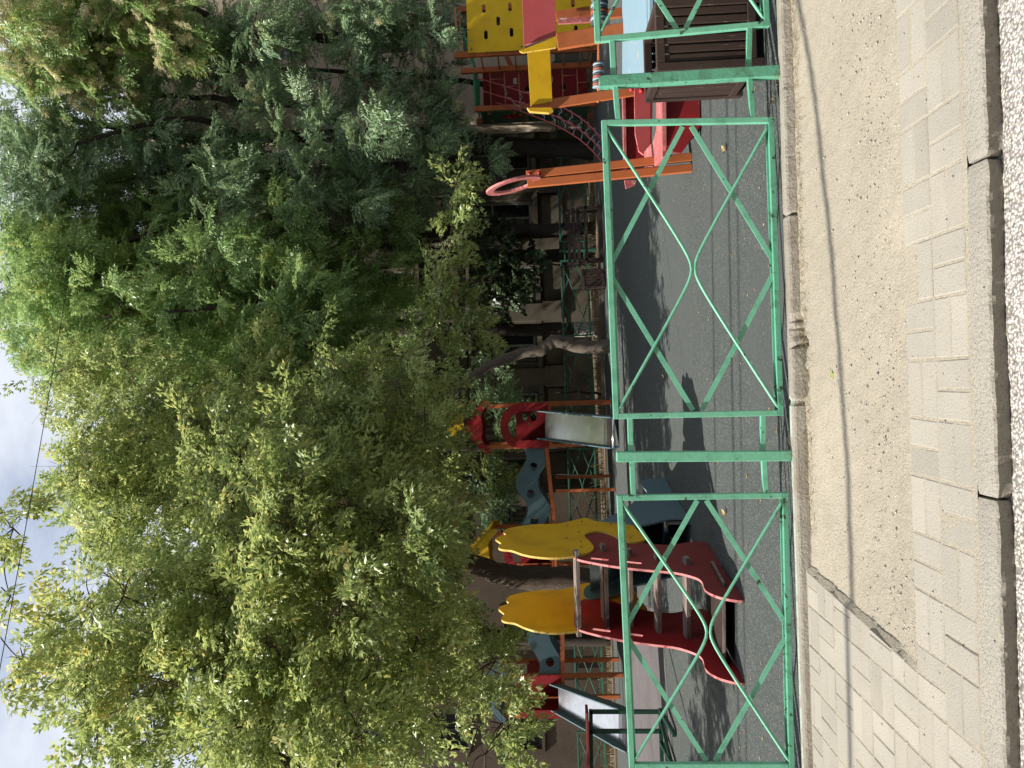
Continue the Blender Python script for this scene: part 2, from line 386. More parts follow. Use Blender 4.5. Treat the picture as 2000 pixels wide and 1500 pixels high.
# ------------------------------------------------------------------ ground
def struct(o): o['kind'] = 'structure'; return o
mb = MB(); mb.box((-300, -300, -0.6), (300, 300, -0.30)); struct(mb.build('ground', 'soil'))
def slab(name, s0, s1, n0, n1, zt, m, zb=-0.5):
    mb = MB(); a = [W(s0, n0, zb), W(s1, n0, zb), W(s1, n1, zb), W(s0, n1, zb)]
    c = [p + Z * (zt - zb) for p in a]
    mb.add(a + c, [(3, 2, 1, 0), (4, 5, 6, 7), (0, 1, 5, 4), (1, 2, 6, 5), (2, 3, 7, 6), (3, 0, 4, 7)])
    return struct(mb.build(name, m))
def bumpy(name, s0, s1, n0, n1, z, step, amp, m, fn=None, seed=0):
    ns = int((s1 - s0) / step) + 1; nn = int((n1 - n0) / step) + 1
    g = np.random.default_rng(seed)
    ss = np.linspace(s0, s1, ns); nv = np.linspace(n0, n1, nn)
    A, B = np.meshgrid(ss, nv)
    h = np.zeros_like(A)
    for k in range(14):
        f = 2.0 * 1.45 ** k * 0.6; a = g.uniform(0, 6.28); ph = g.uniform(0, 6.28)
        h += np.sin((A * math.cos(a) + B * math.sin(a)) * f + ph) / (1 + k * 0.55)
    h = h * amp / 2.2 + g.normal(0, amp * 0.13, A.shape)
    if fn is not None: h = fn(A, B, h)
    vs = np.array(SD)[None, None, :] * A[..., None] + np.array(ND)[None, None, :] * B[..., None]
    vs[..., 2] = z + h
    idx = np.arange(ns * nn).reshape(nn, ns)
    q = np.stack([idx[:-1, :-1], idx[:-1, 1:], idx[1:, 1:], idx[1:, :-1]], -1).reshape(-1)
    me = quick_mesh(name, vs.reshape(-1, 3), q, 4)
    return struct(link_mesh(me, name, m, smooth=True))

ZS, ZR = -0.015, -0.080
kf = S(G(1938, 750, ZS))[1]                            # front edge of the kerb
KW = 0.125
bumpy('road', -6, 6, kf - 2.5, kf + 0.06, ZR, 0.035, 0.006, 'road', seed=3)
slab('playground_floor', -30, 30, NF + 0.012, 15.9, 0.0, 'rubber')
slab('soil_bed', -40, 40, 19.6, 34, 0.05, 'soil')
slab('yard_floor', -40, 40, 15.9, 19.6, -0.004, 'rubber')
# mauve rubber strip on the left, seen behind the toddler slide
pp = [G(1232, 1180, 0.004), G(1290, 1190, 0.004), G(1318, 1500, 0.004), G(1330, 1900, 0.004), G(1250, 1900, 0.004), G(1240, 1500, 0.004)]
mb = MB(); mb.add([p + Z * 0.0 for p in pp], [tuple(range(6))]); struct(mb.build('rubber_path', 'path_rubber'))

# street kerb: concrete stones with ragged arris, joints seen at two places
joints = [S(G(1925, 305, ZS))[0], S(G(1925, 972, ZS))[0]]
js = sorted(joints + [joints[0] + 1.0, joints[0] + 2.05, joints[1] - 1.02, joints[1] - 2.05, joints[1] - 3.1])
for i in range(len(js) - 1):
    a, b_ = js[i] + 0.006, js[i + 1] - 0.006
    ns = int((b_ - a) / 0.016); g = np.random.default_rng(20 + i)
    prof = [(0.022, ZR - 0.03), (0.016, ZR + 0.010), (0.006, -0.040), (0.0, -0.026), (0.006, -0.0165), (0.06, -0.013), (KW - 0.012, -0.014), (KW, -0.05)]  # front face undercut to keep it turned from the sun
    vs = []
    rag = np.convolve(g.normal(0, 1, ns + 8), np.ones(4) / 4, 'valid')[:ns + 1]
    low = np.convolve(g.normal(0, 1, ns + 40), np.ones(30) / 30, 'valid')[:ns + 1]
    for k in range(ns + 1):
        s_ = a + (b_ - a) * k / ns
        endr = 0.012 * math.exp(-min(k, ns - k) / 1.5)
        for q, (dn, z) in enumerate(prof):
            rr = (0.0045 * rag[k] if 3 <= q <= 4 else 0.0) + 0.0012 * g.normal()
            vs.append(W(s_, kf + dn + max(-0.004, rr) + 0.012 * low[k] + endr * (q <= 5), z - abs(rr) * 0.5 * (q == 4) - endr * 0.6 * (q in (4, 5, 6))))
    m_ = len(prof); fs = [(k * m_ + q, k * m_ + q + 1, (k + 1) * m_ + q + 1, (k + 1) * m_ + q) for k in range(ns) for q in range(m_ - 1)]
    fs = [f[::-1] for f in fs]
    mb = MB(); mb.add(vs, fs)
    mb.add([vs[q] for q in range(m_)], [tuple(range(m_))]); mb.add([vs[ns * m_ + q] for q in range(m_)], [tuple(range(m_))[::-1]])
    o = mb.build('kerb_stone', 'kerb_stone', smooth=False)
    struct(o)

# pavement: basket weave of concrete pavers, real blocks
CELL = 0.2365
n_in = kf + KW + 0.012
A_ = S(G(1568, 1108, ZS)); B_ = S(G(1784, 1306, ZS))
sref = S(G(1844, 578, ZS))[0]
dirn = np.array([B_[0] - A_[0], B_[1] - A_[1]]); nrm = np.array([-dirn[1], dirn[0]])
def clip(poly, keep):
    outp = []
    for i in range(len(poly)):
        p, q = poly[i], poly[(i + 1) % len(poly)]
        a, c = keep(p), keep(q)
        if a >= 0: outp.append(p)
        if (a >= 0) != (c >= 0):
            t_ = a / (a - c); outp.append((p[0] + (q[0] - p[0]) * t_, p[1] + (q[1] - p[1]) * t_))
    return outp
sgn = 1 if ((-5 - A_[0]) * nrm[0] + (4 - A_[1]) * nrm[1]) > 0 else -1
def keepleft(p): return sgn * ((p[0] - A_[0]) * nrm[0] + (p[1] - A_[1]) * nrm[1]) / np.linalg.norm(nrm)
blocks = []
nrows = int((NF - 0.10 - n_in) / CELL) + 1
for r in range(nrows + 1):
    for c in range(-24, 26):
        s0 = sref + c * CELL; n0 = n_in + r * CELL
        vert = (r + c) % 2 == 0
        for h in (0, 1):
            g_ = 0.0045
            if vert: q = (s0 + h * CELL / 2, n0, s0 + (h + 1) * CELL / 2, n0 + CELL)
            else: q = (s0, n0 + h * CELL / 2, s0 + CELL, n0 + (h + 1) * CELL / 2)
            poly = [(q[0] + g_, q[1] + g_), (q[2] - g_, q[1] + g_), (q[2] - g_, q[3] - g_), (q[0] + g_, q[3] - g_)]
            ang = random.gauss(0, 0.008); cx, cy = (q[0] + q[2]) / 2, (q[1] + q[3]) / 2
            poly = [(cx + (x - cx) * math.cos(ang) - (y - cy) * math.sin(ang), cy + (x - cx) * math.sin(ang) + (y - cy) * math.cos(ang)) for x, y in poly]
            if r >= 2: poly = clip(poly, keepleft)
            poly = clip(poly, lambda p: (NF - 0.115) - p[1]) if poly else poly
            if r < 2 and s0 > -0.6 and r == 1 and s0 < 0.35 and s0 > 0.0 and h == 1 and not vert: continue   # a paver lost to the dirt
            if len(poly) >= 3: blocks.append(poly)
vs = []; fs = []; tint = []
for poly in blocks:
    k = len(poly); n0 = len(vs)
    cx = sum(p[0] for p in poly) / k; cy = sum(p[1] for p in poly) / k
    tz = random.gauss(0, 0.0011); tx, ty = random.gauss(0, 0.006), random.gauss(0, 0.006)
    def zz(p): return ZS + tz + (p[0] - cx) * tx + (p[1] - cy) * ty
    ch = 0.005
    inn = [(cx + (p[0] - cx) * (1 - ch / max(0.03, abs(p[0] - cx))), cy + (p[1] - cy) * (1 - ch / max(0.03, abs(p[1] - cy)))) for p in poly]
    vs += [W(p[0], p[1], -0.07) for p in poly] + [W(p[0], p[1], zz(p) - 0.004) for p in poly] + [W(p[0], p[1], zz(p)) for p in inn]
    tv = min(1, max(0, random.gauss(0.5, 0.26)))
    for i in range(k):
        j = (i + 1) % k
        fs.append((n0 + i, n0 + j, n0 + k + j, n0 + k + i)); fs.append((n0 + k + i, n0 + k + j, n0 + 2 * k + j, n0 + 2 * k + i)); tint += [tv, tv]
    fs.append(tuple(n0 + 2 * k + i for i in range(k))); tint.append(tv)
me = bpy.data.meshes.new('pavement'); me.from_pydata([tuple(v) for v in vs], [], fs); me.update()
a = me.attributes.new('tint', 'FLOAT', 'FACE'); a.data.foreach_set('value', np.array(tint, np.float32))
struct(link_mesh(me, 'pavement', 'paver'))
# sand under and between the pavers, and the bare dirt where they are gone
hs0, hs1 = S(G(1556, 775, KT))[0], S(G(1556, 608, KT))[0]
def dirt_fn(A, B, h):
    d = sgn * ((A - A_[0]) * nrm[0] + (B - A_[1]) * nrm[1]) / np.linalg.norm(nrm)
    pav = np.maximum(np.clip(d / 0.02 + 1, 0, 1), np.clip((n_in + 2 * CELL - B) / 0.02 + 1, 0, 1))
    far = np.clip((B - (n_in + 2 * CELL)) / 0.25, 0, 1)
    low = np.clip((A + 3.2) / 4.5, 0, 1)
    bare = -0.012 - 0.035 * far * (1 - 0.75 * low) + h
    edge = np.exp(-((B - (n_in + 2 * CELL + 0.06)) / 0.07) ** 2)
    bare = bare + edge * np.abs(h) * 0.7
    pit = np.clip((A - hs0) / .06, 0, 1) * np.clip((hs1 - A) / .10, 0, 1) * np.clip((B - (NF - .155 + .03 * np.sin(A * 31) + .02 * np.sin(A * 67))) / .012, 0, 1)
    bare = bare - 0.055 * pit
    sand = -0.0035 + h * 0.10
    return np.where(pav > 0.5, np.minimum(sand, -0.0022), bare) + 0.0
bumpy('dirt_ground', -5.5, 6.5, kf + KW - 0.01, NF - 0.075, ZS, 0.017, 0.011, 'dirt', dirt_fn, 5)

# old concrete edging under the fence, broken on the right
s_lo, s_hi = -7.0, 7.0
ns = 900; g = np.random.default_rng(8); vs = []
sb0, sb1 = S(G(1556, 775, KT))[0], S(G(1556, 608, KT))[0]
prof = [(-0.10, -0.12), (-0.098, -0.03), (-0.092, KT - 0.012), (-0.085, KT), (-0.045, KT + 0.002), (-0.006, KT + 0.001), (0.0, KT - 0.006), (0.001, -0.06)]
lowf = np.convolve(g.normal(0, 1, ns + 60), np.ones(40) / 40, 'valid')
ragf = np.convolve(g.normal(0, 1, ns + 8), np.ones(3) / 3, 'valid')
smid = S(G(1541, 415, KT))[0]
holef = np.convolve(g.normal(0, 1, ns + 20), np.ones(11) / 11, 'valid')
for k in range(ns + 1):
    s_ = s_lo + (s_hi - s_lo) * k / ns
    hole = (sb0 < s_ < sb1) * max(0.0, min(1.3, 0.58 + 1.9 * holef[k])) * min(1, (sb1 - s_) / .12)
    worn = 1.0 if s_ > sb0 else 0.25
    jt = min(abs(s_ - sb0 + 0.035), abs(s_ - smid)); jd = 0.03 * math.exp(-(jt / 0.008) ** 2)
    for q, (dn, z) in enumerate(prof):
        cut = (0.065 * hole if q <= 3 else 0) + jd * (q <= 4)
        nz_ = 0.0025 * worn * ragf[k] * (q in (2, 3)) + 0.0007 * g.normal() * worn
        dz = -0.045 * hole * (q in (2, 3)) - jd * (2 <= q <= 5) + 0.004 * worn * lowf[k] * (q >= 2)
        vs.append(W(s_, NF + dn + max(-0.01, cut + nz_) + 0.01 * lowf[k] * (q < 6), z + dz))
m_ = len(prof); fs = [((k + 1) * m_ + q, (k + 1) * m_ + q + 1, k * m_ + q + 1, k * m_ + q) for k in range(ns) for q in range(m_ - 1)]
mb = MB(); mb.add(vs, fs)
for i, f in enumerate(mb.f):
    k, q = divmod(i, m_ - 1); s_ = s_lo + (s_hi - s_lo) * k / ns
    if q in (4, 5, 6) and s_ < sb0: mb.m[i] = 1
struct(mb.build('playground_edging', ['kerb_old', 'kerb_paint']))

# ------------------------------------------------------------------ loose small stuff
def scatter_stones(name, n, fs_n, rmin, rmax, m, seed):
    g = np.random.default_rng(seed)
    base = np.array([(1, 0, 0), (0, 1, 0), (-1, 0, 0), (0, -1, 0), (0, 0, .7), (0, 0, -.7), (.7, .6, .3), (-.6, .7, .25)], float)[:6]
    F = np.array([(0, 1, 4), (1, 2, 4), (2, 3, 4), (3, 0, 4), (1, 0, 5), (2, 1, 5), (3, 2, 5), (0, 3, 5)])
    pos = np.array([fs_n(g) for _ in range(n)])
    rad = rmin + (rmax - rmin) * g.random(n) ** 3.5
    V = base[None] * (1 + g.normal(0, .25, (n, 6, 1))) * rad[:, None, None] * np.array([1, 1, .7])
    an = g.uniform(0, 6.28, n); c, s_ = np.cos(an), np.sin(an)
    X = V[..., 0] * c[:, None] - V[..., 1] * s_[:, None]; Y = V[..., 0] * s_[:, None] + V[..., 1] * c[:, None]
    V = np.stack([X, Y, V[..., 2]], -1) + pos[:, None, :]
    idx = (F[None] + 6 * np.arange(n)[:, None, None]).reshape(-1)
    me = quick_mesh(name, V.reshape(-1, 3), idx, 3, np.repeat(g.random(n), 8))
    o = link_mesh(me, name, m); return o
def on_dirt(g):
    while True:
        s_ = g.uniform(-2.2, 3.2); n_ = n_in + 2 * CELL + abs(g.normal(0.0, 0.42)) - 0.05
        if n_ < NF - 0.12 and keepleft((s_, n_)) < 0.03: return tuple(W(s_, n_, -0.022 - 0.02 * min(1, max(0, (n_ - n_in - 2 * CELL) / .25)) * (1 - 0.75 * min(1, max(0, (s_ + 3.2) / 4.5)))))
tag(scatter_stones('gravel', 2600, on_dirt, 0.002, 0.0095, 'pebble', 4), 'small grey and tan pebbles scattered over the bare dirt', 'gravel', kind='stuff')
def on_pave(g): return tuple(W(g.uniform(-2.6, 2.4), g.uniform(kf + 0.03, NF - 0.15), ZS + 0.003))
tag(scatter_stones('grit', 700, on_pave, 0.0015, 0.006, 'pebble', 6), 'fine grit lying on the pavers and kerb', 'grit', kind='stuff')
def scatter_leaves(name, pts, size, m, seed):
    g = np.random.default_rng(seed); n = len(pts)
    base = np.array([(-1, 0, 0), (0, -.42, .18), (1, 0, .1), (0, .42, .18)], float)
    sz = size * (0.45 + g.random(n)); V = base[None] * sz[:, None, None] * np.stack([np.ones(n), 0.5 + g.random(n) * .8, g.random(n) * 1.6], -1)[:, None, :]
    an = g.uniform(0, 6.28, n); c, s_ = np.cos(an), np.sin(an)
    V = np.stack([V[..., 0] * c[:, None] - V[..., 1] * s_[:, None], V[..., 0] * s_[:, None] + V[..., 1] * c[:, None], V[..., 2]], -1) + np.array(pts)[:, None, :]
    return link_mesh(quick_mesh(name, V.reshape(-1, 3), np.arange(4 * n), 4, g.random(n)), name, m)
g = np.random.default_rng(2)
pts = [tuple(W(g.uniform(-5, 4), NF + 0.1 + 9 * g.random() ** 1.3, 0.006)) for _ in range(520)] + [tuple(G(1250 + 60 * g.random(), 1250 + 250 * g.random(), 0.012)) for _ in range(60)]
tag(scatter_leaves('fallen_leaves', pts, 0.016, 'dead_leaf', 3), 'tiny dry yellow leaflets strewn over the rubber floor', 'fallen leaves', kind='stuff')
# bits of straw and dry grass along the edging
def straws(name, spots, n, hgt, seed, m='straw'):
    g = np.random.default_rng(seed); vs = []; q = []
    for i in range(n):
        p = np.array(spots(g)); d = np.array([g.normal(), g.normal(), abs(g.normal()) * hgt + 0.1]); d /= np.linalg.norm(d)
        l = 0.02 + 0.05 * g.random(); wv = np.cross(d, g.normal(size=3)); wv /= np.linalg.norm(wv); wv *= 0.0011
        b_ = p + d * l * .5 + np.array([0, 0, .004]); e_ = p + d * l * 1.0 - np.array([0, 0, .3 * l * (1 - hgt * .5)]) * .5
        e_[2] = max(e_[2], p[2])
        k = len(vs); vs += [p - wv, p + wv, b_ + wv, b_ - wv, e_ + wv * .4, e_ - wv * .4]; q += [k, k + 1, k + 2, k + 3, k + 3, k + 2, k + 4, k + 5]
    return link_mesh(quick_mesh(name, np.array(vs), np.array(q), 4), name, m)
def sp1(g): return W(g.uniform(-1.0, 2.6), NF - 0.13 - abs(g.normal(0, 0.05)), -0.035 + 0.0)
tag(straws('dry_grass', sp1, 900, 0.6, 9), 'dry straw and grass bits along the foot of the concrete edging', 'dry grass', kind='stuff')
def sp2(g):
    c = [(b1, .05), (b2, .035), (G(1540, 1385, KT), .03), (G(1515, 190, KT), .06)][g.integers(4)]
    return tuple(c[0] + Vector((g.normal(0, c[1]), -.02 + g.normal(0, .02), .005)))
tag(straws('dry_weeds', sp2, 90, 1.6, 10), 'thin straw coloured weeds caught at the fence post feet', 'weeds', kind='stuff')
# the one green leaf on the dirt
c = G(1628, 736, -0.04); mb = MB()
for a, l in ((0.2, .036), (1.1, .03), (-0.8, .03), (2.3, .02), (-2.0, .02)):
    d = Vector((math.cos(a), math.sin(a), .35)); s_ = Vector((-math.sin(a), math.cos(a), 0)) * l * .33
    mb.add([c, c + d * l * .5 + s_ + Z * .006, c + d * l, c + d * l * .5 - s_ + Z * .004], [(0, 1, 2, 3)])
o = mb.build('fallen_leaf', 'maple_leaf'); a = o.data.attributes.new('tint', 'FLOAT', 'FACE'); a.data.foreach_set('value', np.full(5, .55, np.float32))
tag(o, 'single crumpled green leaf lying on the bare dirt', 'leaf')
for px, py, lab in ((1417, 293, 'curled brown dry leaf on the rubber floor by the red bench'), (1417, 1004, 'curled yellow leaf on the rubber floor behind the left fence panel'), (1298, 737, 'small brown leaf on the floor in the tree shade')):
    c = G(px, py, .01); mb = MB()
    for a, l in ((0.5, .05), (1.7, .035), (-0.9, .03), (2.9, .03)):
        d = Vector((math.cos(a), math.sin(a), .55)); s_ = Vector((-math.sin(a), math.cos(a), 0)) * l * .4
        mb.add([c, c + d * l * .5 + s_ + Z * .012, c + d * l, c + d * l * .5 - s_ + Z * .003], [(0, 1, 2, 3)])
    o = mb.build('dry_leaf', 'dead_leaf'); a = o.data.attributes.new('tint', 'FLOAT', 'FACE'); a.data.foreach_set('value', np.full(4, .8 if py > 900 else .3, np.float32)); tag(o, lab, 'leaf')

# ------------------------------------------------------------------ green metal fences
def fence_panel(root, TL, TR, BL, BR, n, fr=0.034, m='green_paint', mrust='green_paint_rusty', rodr=0.0105):
    q = fr / 2
    ex = (TR - TL).normalized()
    mb = MB()
    for a, b_ in ((TL, TR), (BL, BR)):                 # flanged top and bottom bars
        k = 0 if a is TL else 1
        mb.beam(a - ex * q, b_ + ex * q, fr, fr, Z, k)
        mb.beam(a + Z * (-q - .006 if k == 0 else q + .006) + n * (fr / 2 - .003) , b_ + Z * (-q - .006 if k == 0 else q + .006) + n * (fr / 2 - .003), .006, .014, Z, k)
    for a, b_ in ((TL, BL), (TR, BR)):
        mb.beam(a - Z * (q + .001), b_ + Z * (q + .001), fr * 1.02, fr * .98, n, 0)
    fo = mb.build('panel_frame', [m, mrust], root, bevel=0.003)
    mt, mbm, ml, mr = (TL + TR) / 2, (BL + BR) / 2, (TL + BL) / 2, (TR + BR) / 2
    off = n * 0.008
    mb = MB(); w_ = 0.030
    for a, b_ in ((mr + Z * .012, mt + ex * .022), (mr - Z * .012, mbm + ex * .022), (ml + Z * .012, mt - ex * .022), (ml - Z * .012, mbm - ex * .022)):
        d = (b_ - a).normalized(); a2 = a + d * .03; b2_ = b_ - d * .025
        mb.beam(a2 + off, b2_ + off, w_, .007, n)
    mb.build('diamond_bars', m, fo)
    cc = (TL + BR) / 2 + n * -.012
    for (A1, A2, up) in ((TL, TR, 1), (BL, BR, -1)):
        h = (A1 - BL).length if up == 1 else 0
        hh = (TL - BL).length / 2; hw = (TR - TL).length / 2
        pts = []
        for k in range(49):
            t_ = -1 + 2 * k / 48; at = abs(t_)
            y_ = hh * (1.06 * math.sqrt(at * at + 0.007) - 1.06 * math.sqrt(0.007)) / (1.06 * math.sqrt(1.007) - 1.06 * math.sqrt(0.007)) * 0.955
            y_ = y_ + 0.010
            A_p = A1 if t_ < 0 else A2
            base = cc + (A_p - cc) * at
            p = cc + ex * 0 + (Vector((A_p.x, A_p.y, 0)) - Vector((cc.x, cc.y, 0))) * at * .965
            p = Vector((p.x, p.y, cc.z + (A_p.z - cc.z) / hh * y_))
            pts.append(p - n * .004)
        mb = MB(); mb.tube(pts, rodr, 6); mb.build('bent_rod', m, fo, smooth=True)
    return fo
def post(root, base, top, wd, m='green_paint', n=None):
    mb = MB(); mb.beam(base, top, wd, wd, n or ND); return mb.build('post', m, root, bevel=0.004)

fence = thing('metal_fence', W(S(b2)[0], NF, KT), 'chipped pale green metal fence of diamond panels along the dirt strip, nearest the street', 'fence')
LP = [FP(1203, 813), FP(1180, 241), FP(1524, 806), FP(1505, 235)]
fence_panel(fence, LP[0], LP[1], LP[2], LP[3], ND)
L3 = [FP(1234, 1495), FP(1210, 972), FP(1545, 1495), FP(1533, 967)]
fence_panel(fence, L3[0], L3[1], L3[2], L3[3], ND)
# next panel to the right, only its left end in the picture, leaning a little
TLa, BLa = FP(1167, 78), FP(1497, 48)
wid = (LP[1] - LP[0]).length
TRa = TLa + SD * wid + Z * .02; BRa = BLa + SD * wid + Z * .02
fence_panel(fence, TLa, TRa, BLa, BRa, ND)
TRl = L3[0] - SD * .50 - Z * .005; BRl = L3[2] - SD * .5 - Z * .003          # and the one past the left edge
fence_panel(fence, TRl - SD * wid, TRl, BRl - SD * wid, BRl, ND)
p2b, p2t = b2 - Z * .05, FP(1204, 892)
p1b, p1t = FP(1521, 141) - Z * .05, FP(1170, 162)
post(fence, p2b, p2t, .062); post(fence, p1b, p1t, .068, 'green_paint_rusty')
p3x = (L3[0] + TRl) / 2; post(fence, Vector((p3x.x, p3x.y, -.03)), p3x + Z * .01, .062)
p0x = TRa + SD * .25; post(fence, Vector((p0x.x, p0x.y, -.03)), p0x + Z * .01, .062)
def stub(a, b_, m='green_paint'):
    mb = MB(); mb.beam(a, b_, .03, .032, Z); mb.build('rail', m, fence, bevel=.003)
def vmix(a, b_, t_): return a + (b_ - a) * t_
stub(vmix(LP[0], LP[2], .085), vmix(p2t, p2b, .08)); stub(vmix(LP[0], LP[2], .895), vmix(p2t, p2b, .80))
stub(vmix(p2t, p2b, .085), vmix(L3[1], L3[3], .085)); stub(vmix(p2t, p2b, .805), vmix(L3[1], L3[3], .885))
stub(vmix(p1t, p1b, .085), vmix(LP[1], LP[3], .085)); stub(vmix(p1t, p1b, .80), vmix(LP[1], LP[3], .895), 'green_paint_rusty')
stub(vmix(TLa, BLa, .085), vmix(p1t, p1b, .08)); stub(vmix(TLa, BLa, .90), vmix(p1t, p1b, .795), 'green_paint_rusty')
stub(L3[0] - Z * .08, p3x - Z * .08); stub(TRl - Z * .08, p3x - Z * .08)

# low fence along the back of the yard
YB = 20.0
bf = thing('metal_fence', (0, YB, 0), 'low shade-darkened green metal fence of diamond panels along the building foot, behind the trees', 'fence')
xs = -13.5
while xs < 9.5:
    z0, z1 = 0.28, 0.98
    fence_panel(bf, Vector((xs, YB, z1)), Vector((xs + 1.95, YB, z1)), Vector((xs, YB, z0)), Vector((xs + 1.95, YB, z0)), Vector((0, 1, 0)), .04, 'shaded_green', 'shaded_green', .012)
    mb = MB(); mb.beam((xs + 2.2, YB, 0), (xs + 2.2, YB, 1.02), .06, .06, Vector((0, 1, 0))); mb.build('post', 'shaded_green', bf)
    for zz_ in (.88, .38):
        mb = MB(); mb.beam((xs + 1.96, YB, zz_), (xs + 2.44, YB, zz_), .03, .03); mb.build('rail', 'shaded_green', bf)
    xs += 2.45
# ------------------------------------------------------------------ toddler slide with hand-shaped side panels
ra, rb = G(1454, 1174), G(1300, 935)
AX = (rb - ra); AX.z = 0; AX.normalize(); PN = Vector((-AX.y, AX.x, 0))      # PN points left, away from the camera side panel
def T(x, y):
    p = ONP(x, y, ra, PN) - ra; return (p.dot(AX), p.z)
def TL_(pts, sm=4): return spline([T(*p) for p in pts], True, sm)
red_px = [(1124, 1092), (1161, 1101), (1214, 1109.5), (1272, 1115.5), (1320, 1120), (1356, 1129), (1369, 1136), (1373, 1143), (1378, 1155), (1399, 1166), (1428, 1173), (1453, 1175), (1447, 1164), (1440, 1154), (1421, 1128), (1404, 1099), (1397, 1079), (1387, 1065), (1368, 1059), (1344, 1061), (1308, 1066), (1272, 1064), (1235, 1058), (1205, 1052), (1188, 1046), (1164, 1043), (1135, 1046), (1120, 1062), (1117, 1080)]
yel_px = [(986, 1041), (984, 1046), (988, 1050), (972, 1055), (968, 1059), (975, 1064), (979, 1067), (975, 1071), (974, 1076), (982, 1079), (1000, 1081), (1020, 1088), (1044, 1093), (1080, 1095.5), (1120, 1092.5), (1140, 1088.5), (1155, 1082.5), (1160, 1074), (1151, 1062), (1142, 1052), (1148, 1047), (1168, 1043), (1190, 1047), (1212, 1058), (1230, 1064), (1250, 1063.5), (1262, 1059), (1258, 1052), (1244, 1040), (1236, 1032), (1212, 1028), (1180, 1025), (1160, 1023), (1144, 1017), (1120, 1022), (1090, 1028), (1040, 1030), (1000, 1036)]
blu_px = [(1140, 1030), (1172, 1016), (1208, 998), (1236, 980), (1260, 964), (1262, 956), (1253, 945), (1257, 936), (1278, 933), (1298, 934), (1309, 951), (1326, 978), (1343, 1005), (1336, 1010), (1310, 1011), (1270, 1020), (1230, 1028), (1200, 1040), (1170, 1045), (1140, 1046)]
red_o, yel_o, blu_o = TL_(red_px), TL_(yel_px), TL_(blu_px)
for o_ in (red_o, blu_o):
    for i, p in enumerate(o_): o_[i] = (p[0], max(p[1], 0.004))
SW = (G(1452, 1332) - ra).length - 0.01
slide = thing('toddler_slide', tuple(ra + AX * 1.9 + PN * SW / 2), 'toddler slide with red ladder sides, yellow hand shaped tops and a blue chute', 'slide')
def pr(outline, off, th, mats, name, parent, holes=(), bev=0.004):
    mb = MB(); mb.prism(outline, ra + PN * off, AX, Z, th, holes); return mb.build(name, mats, parent, bevel=bev)
hand1, hand2 = T(1170, 1097.5), T(1234, 1104)
hand3 = T(1171, 1095)
for k in (0, 1):
    off = 0 if k == 0 else SW
    sg = -1 if k == 0 else 1                       # outward
    hol = []
    for h, a in ((hand1, 0.0), (hand2, 0.0)):
        d0 = Vector((0.35, 0.94)) ; e = math.atan2(d0.y, d0.x)
        base = capsule(0, 0, .075, .019)
        hol.append([(h[0] + .045 + x * math.cos(e) - y * math.sin(e), h[1] + x * math.sin(e) + y * math.cos(e)) for x, y in base])
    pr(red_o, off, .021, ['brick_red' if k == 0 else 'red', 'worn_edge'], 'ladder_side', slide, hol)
    yo = pr(yel_o, off + sg * .0215 if k == 0 else off - .0215 * 0 + .0215, .021, ['yellow', 'yellow_edge'], 'hand_panel', slide)
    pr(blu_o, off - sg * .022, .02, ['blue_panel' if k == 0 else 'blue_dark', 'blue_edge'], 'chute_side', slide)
    mb = MB()
    for q in ((1108, 1033.5), (1137, 1025), (1130.5, 1045), (1107, 1057), (1134.5, 1064), (1135, 1074.5), (1194, 1029), (1231.5, 1057)):
        t_ = T(*q); p = ra + AX * t_[0] + Z * t_[1] + PN * (off + sg * .031)
        mb.tube([p, p + PN * sg * .006], .011, 8)
    mb.build('bolts', 'bolt', yo)
rungs = [(1177, 1076, .02), (1228, 1086, .0), (1283, 1095, .0), (1340, 1103, .0)]
for x, y, tl in rungs + [(1122, 1097, 0.0)]:
    t_ = T(x, y); c = ra + AX * t_[0] + Z * t_[1]
    if x == 1122: c = ra + AX * (t_[0] + .10) + Z * (t_[1] - .02)
    up = (AX * 1.0 + Z * .22).normalized()
    outl = [(-.075, -.045), (-.02, -.045), (-.016, -.05), (SW + .016, -.05), (SW + .02, -.045), (SW + .07, -.042), (SW + .082, -.01), (SW + .06, .04), (SW + .02, .042), (SW + .016, .05), (-.016, .05), (-.02, .042), (-.06, .04), (-.08, .01)]
    mb = MB(); mb.prism(outl, c, PN, up, .036)
    mb.build('rung', ['wood_grey', 'wood_grey'], slide, bevel=.006)
t0_, t1_ = T(1391, 1106), T(1414, 1149); c = ra + AX * (t0_[0] + t1_[0]) / 2 + Z * (t0_[1] + t1_[1]) / 2
bu = (AX * (t0_[0] - t1_[0]) + Z * (t0_[1] - t1_[1])); bl_h = bu.length / 2; bu.normalize()
mb = MB(); mb.prism([(-.05, -bl_h), (SW + .06, -bl_h), (SW + .06, bl_h), (-.05, bl_h)], c, PN, bu, .03); mb.build('bottom_board', ['wood_dark_flat', 'wood_grey'], slide, bevel=.006)
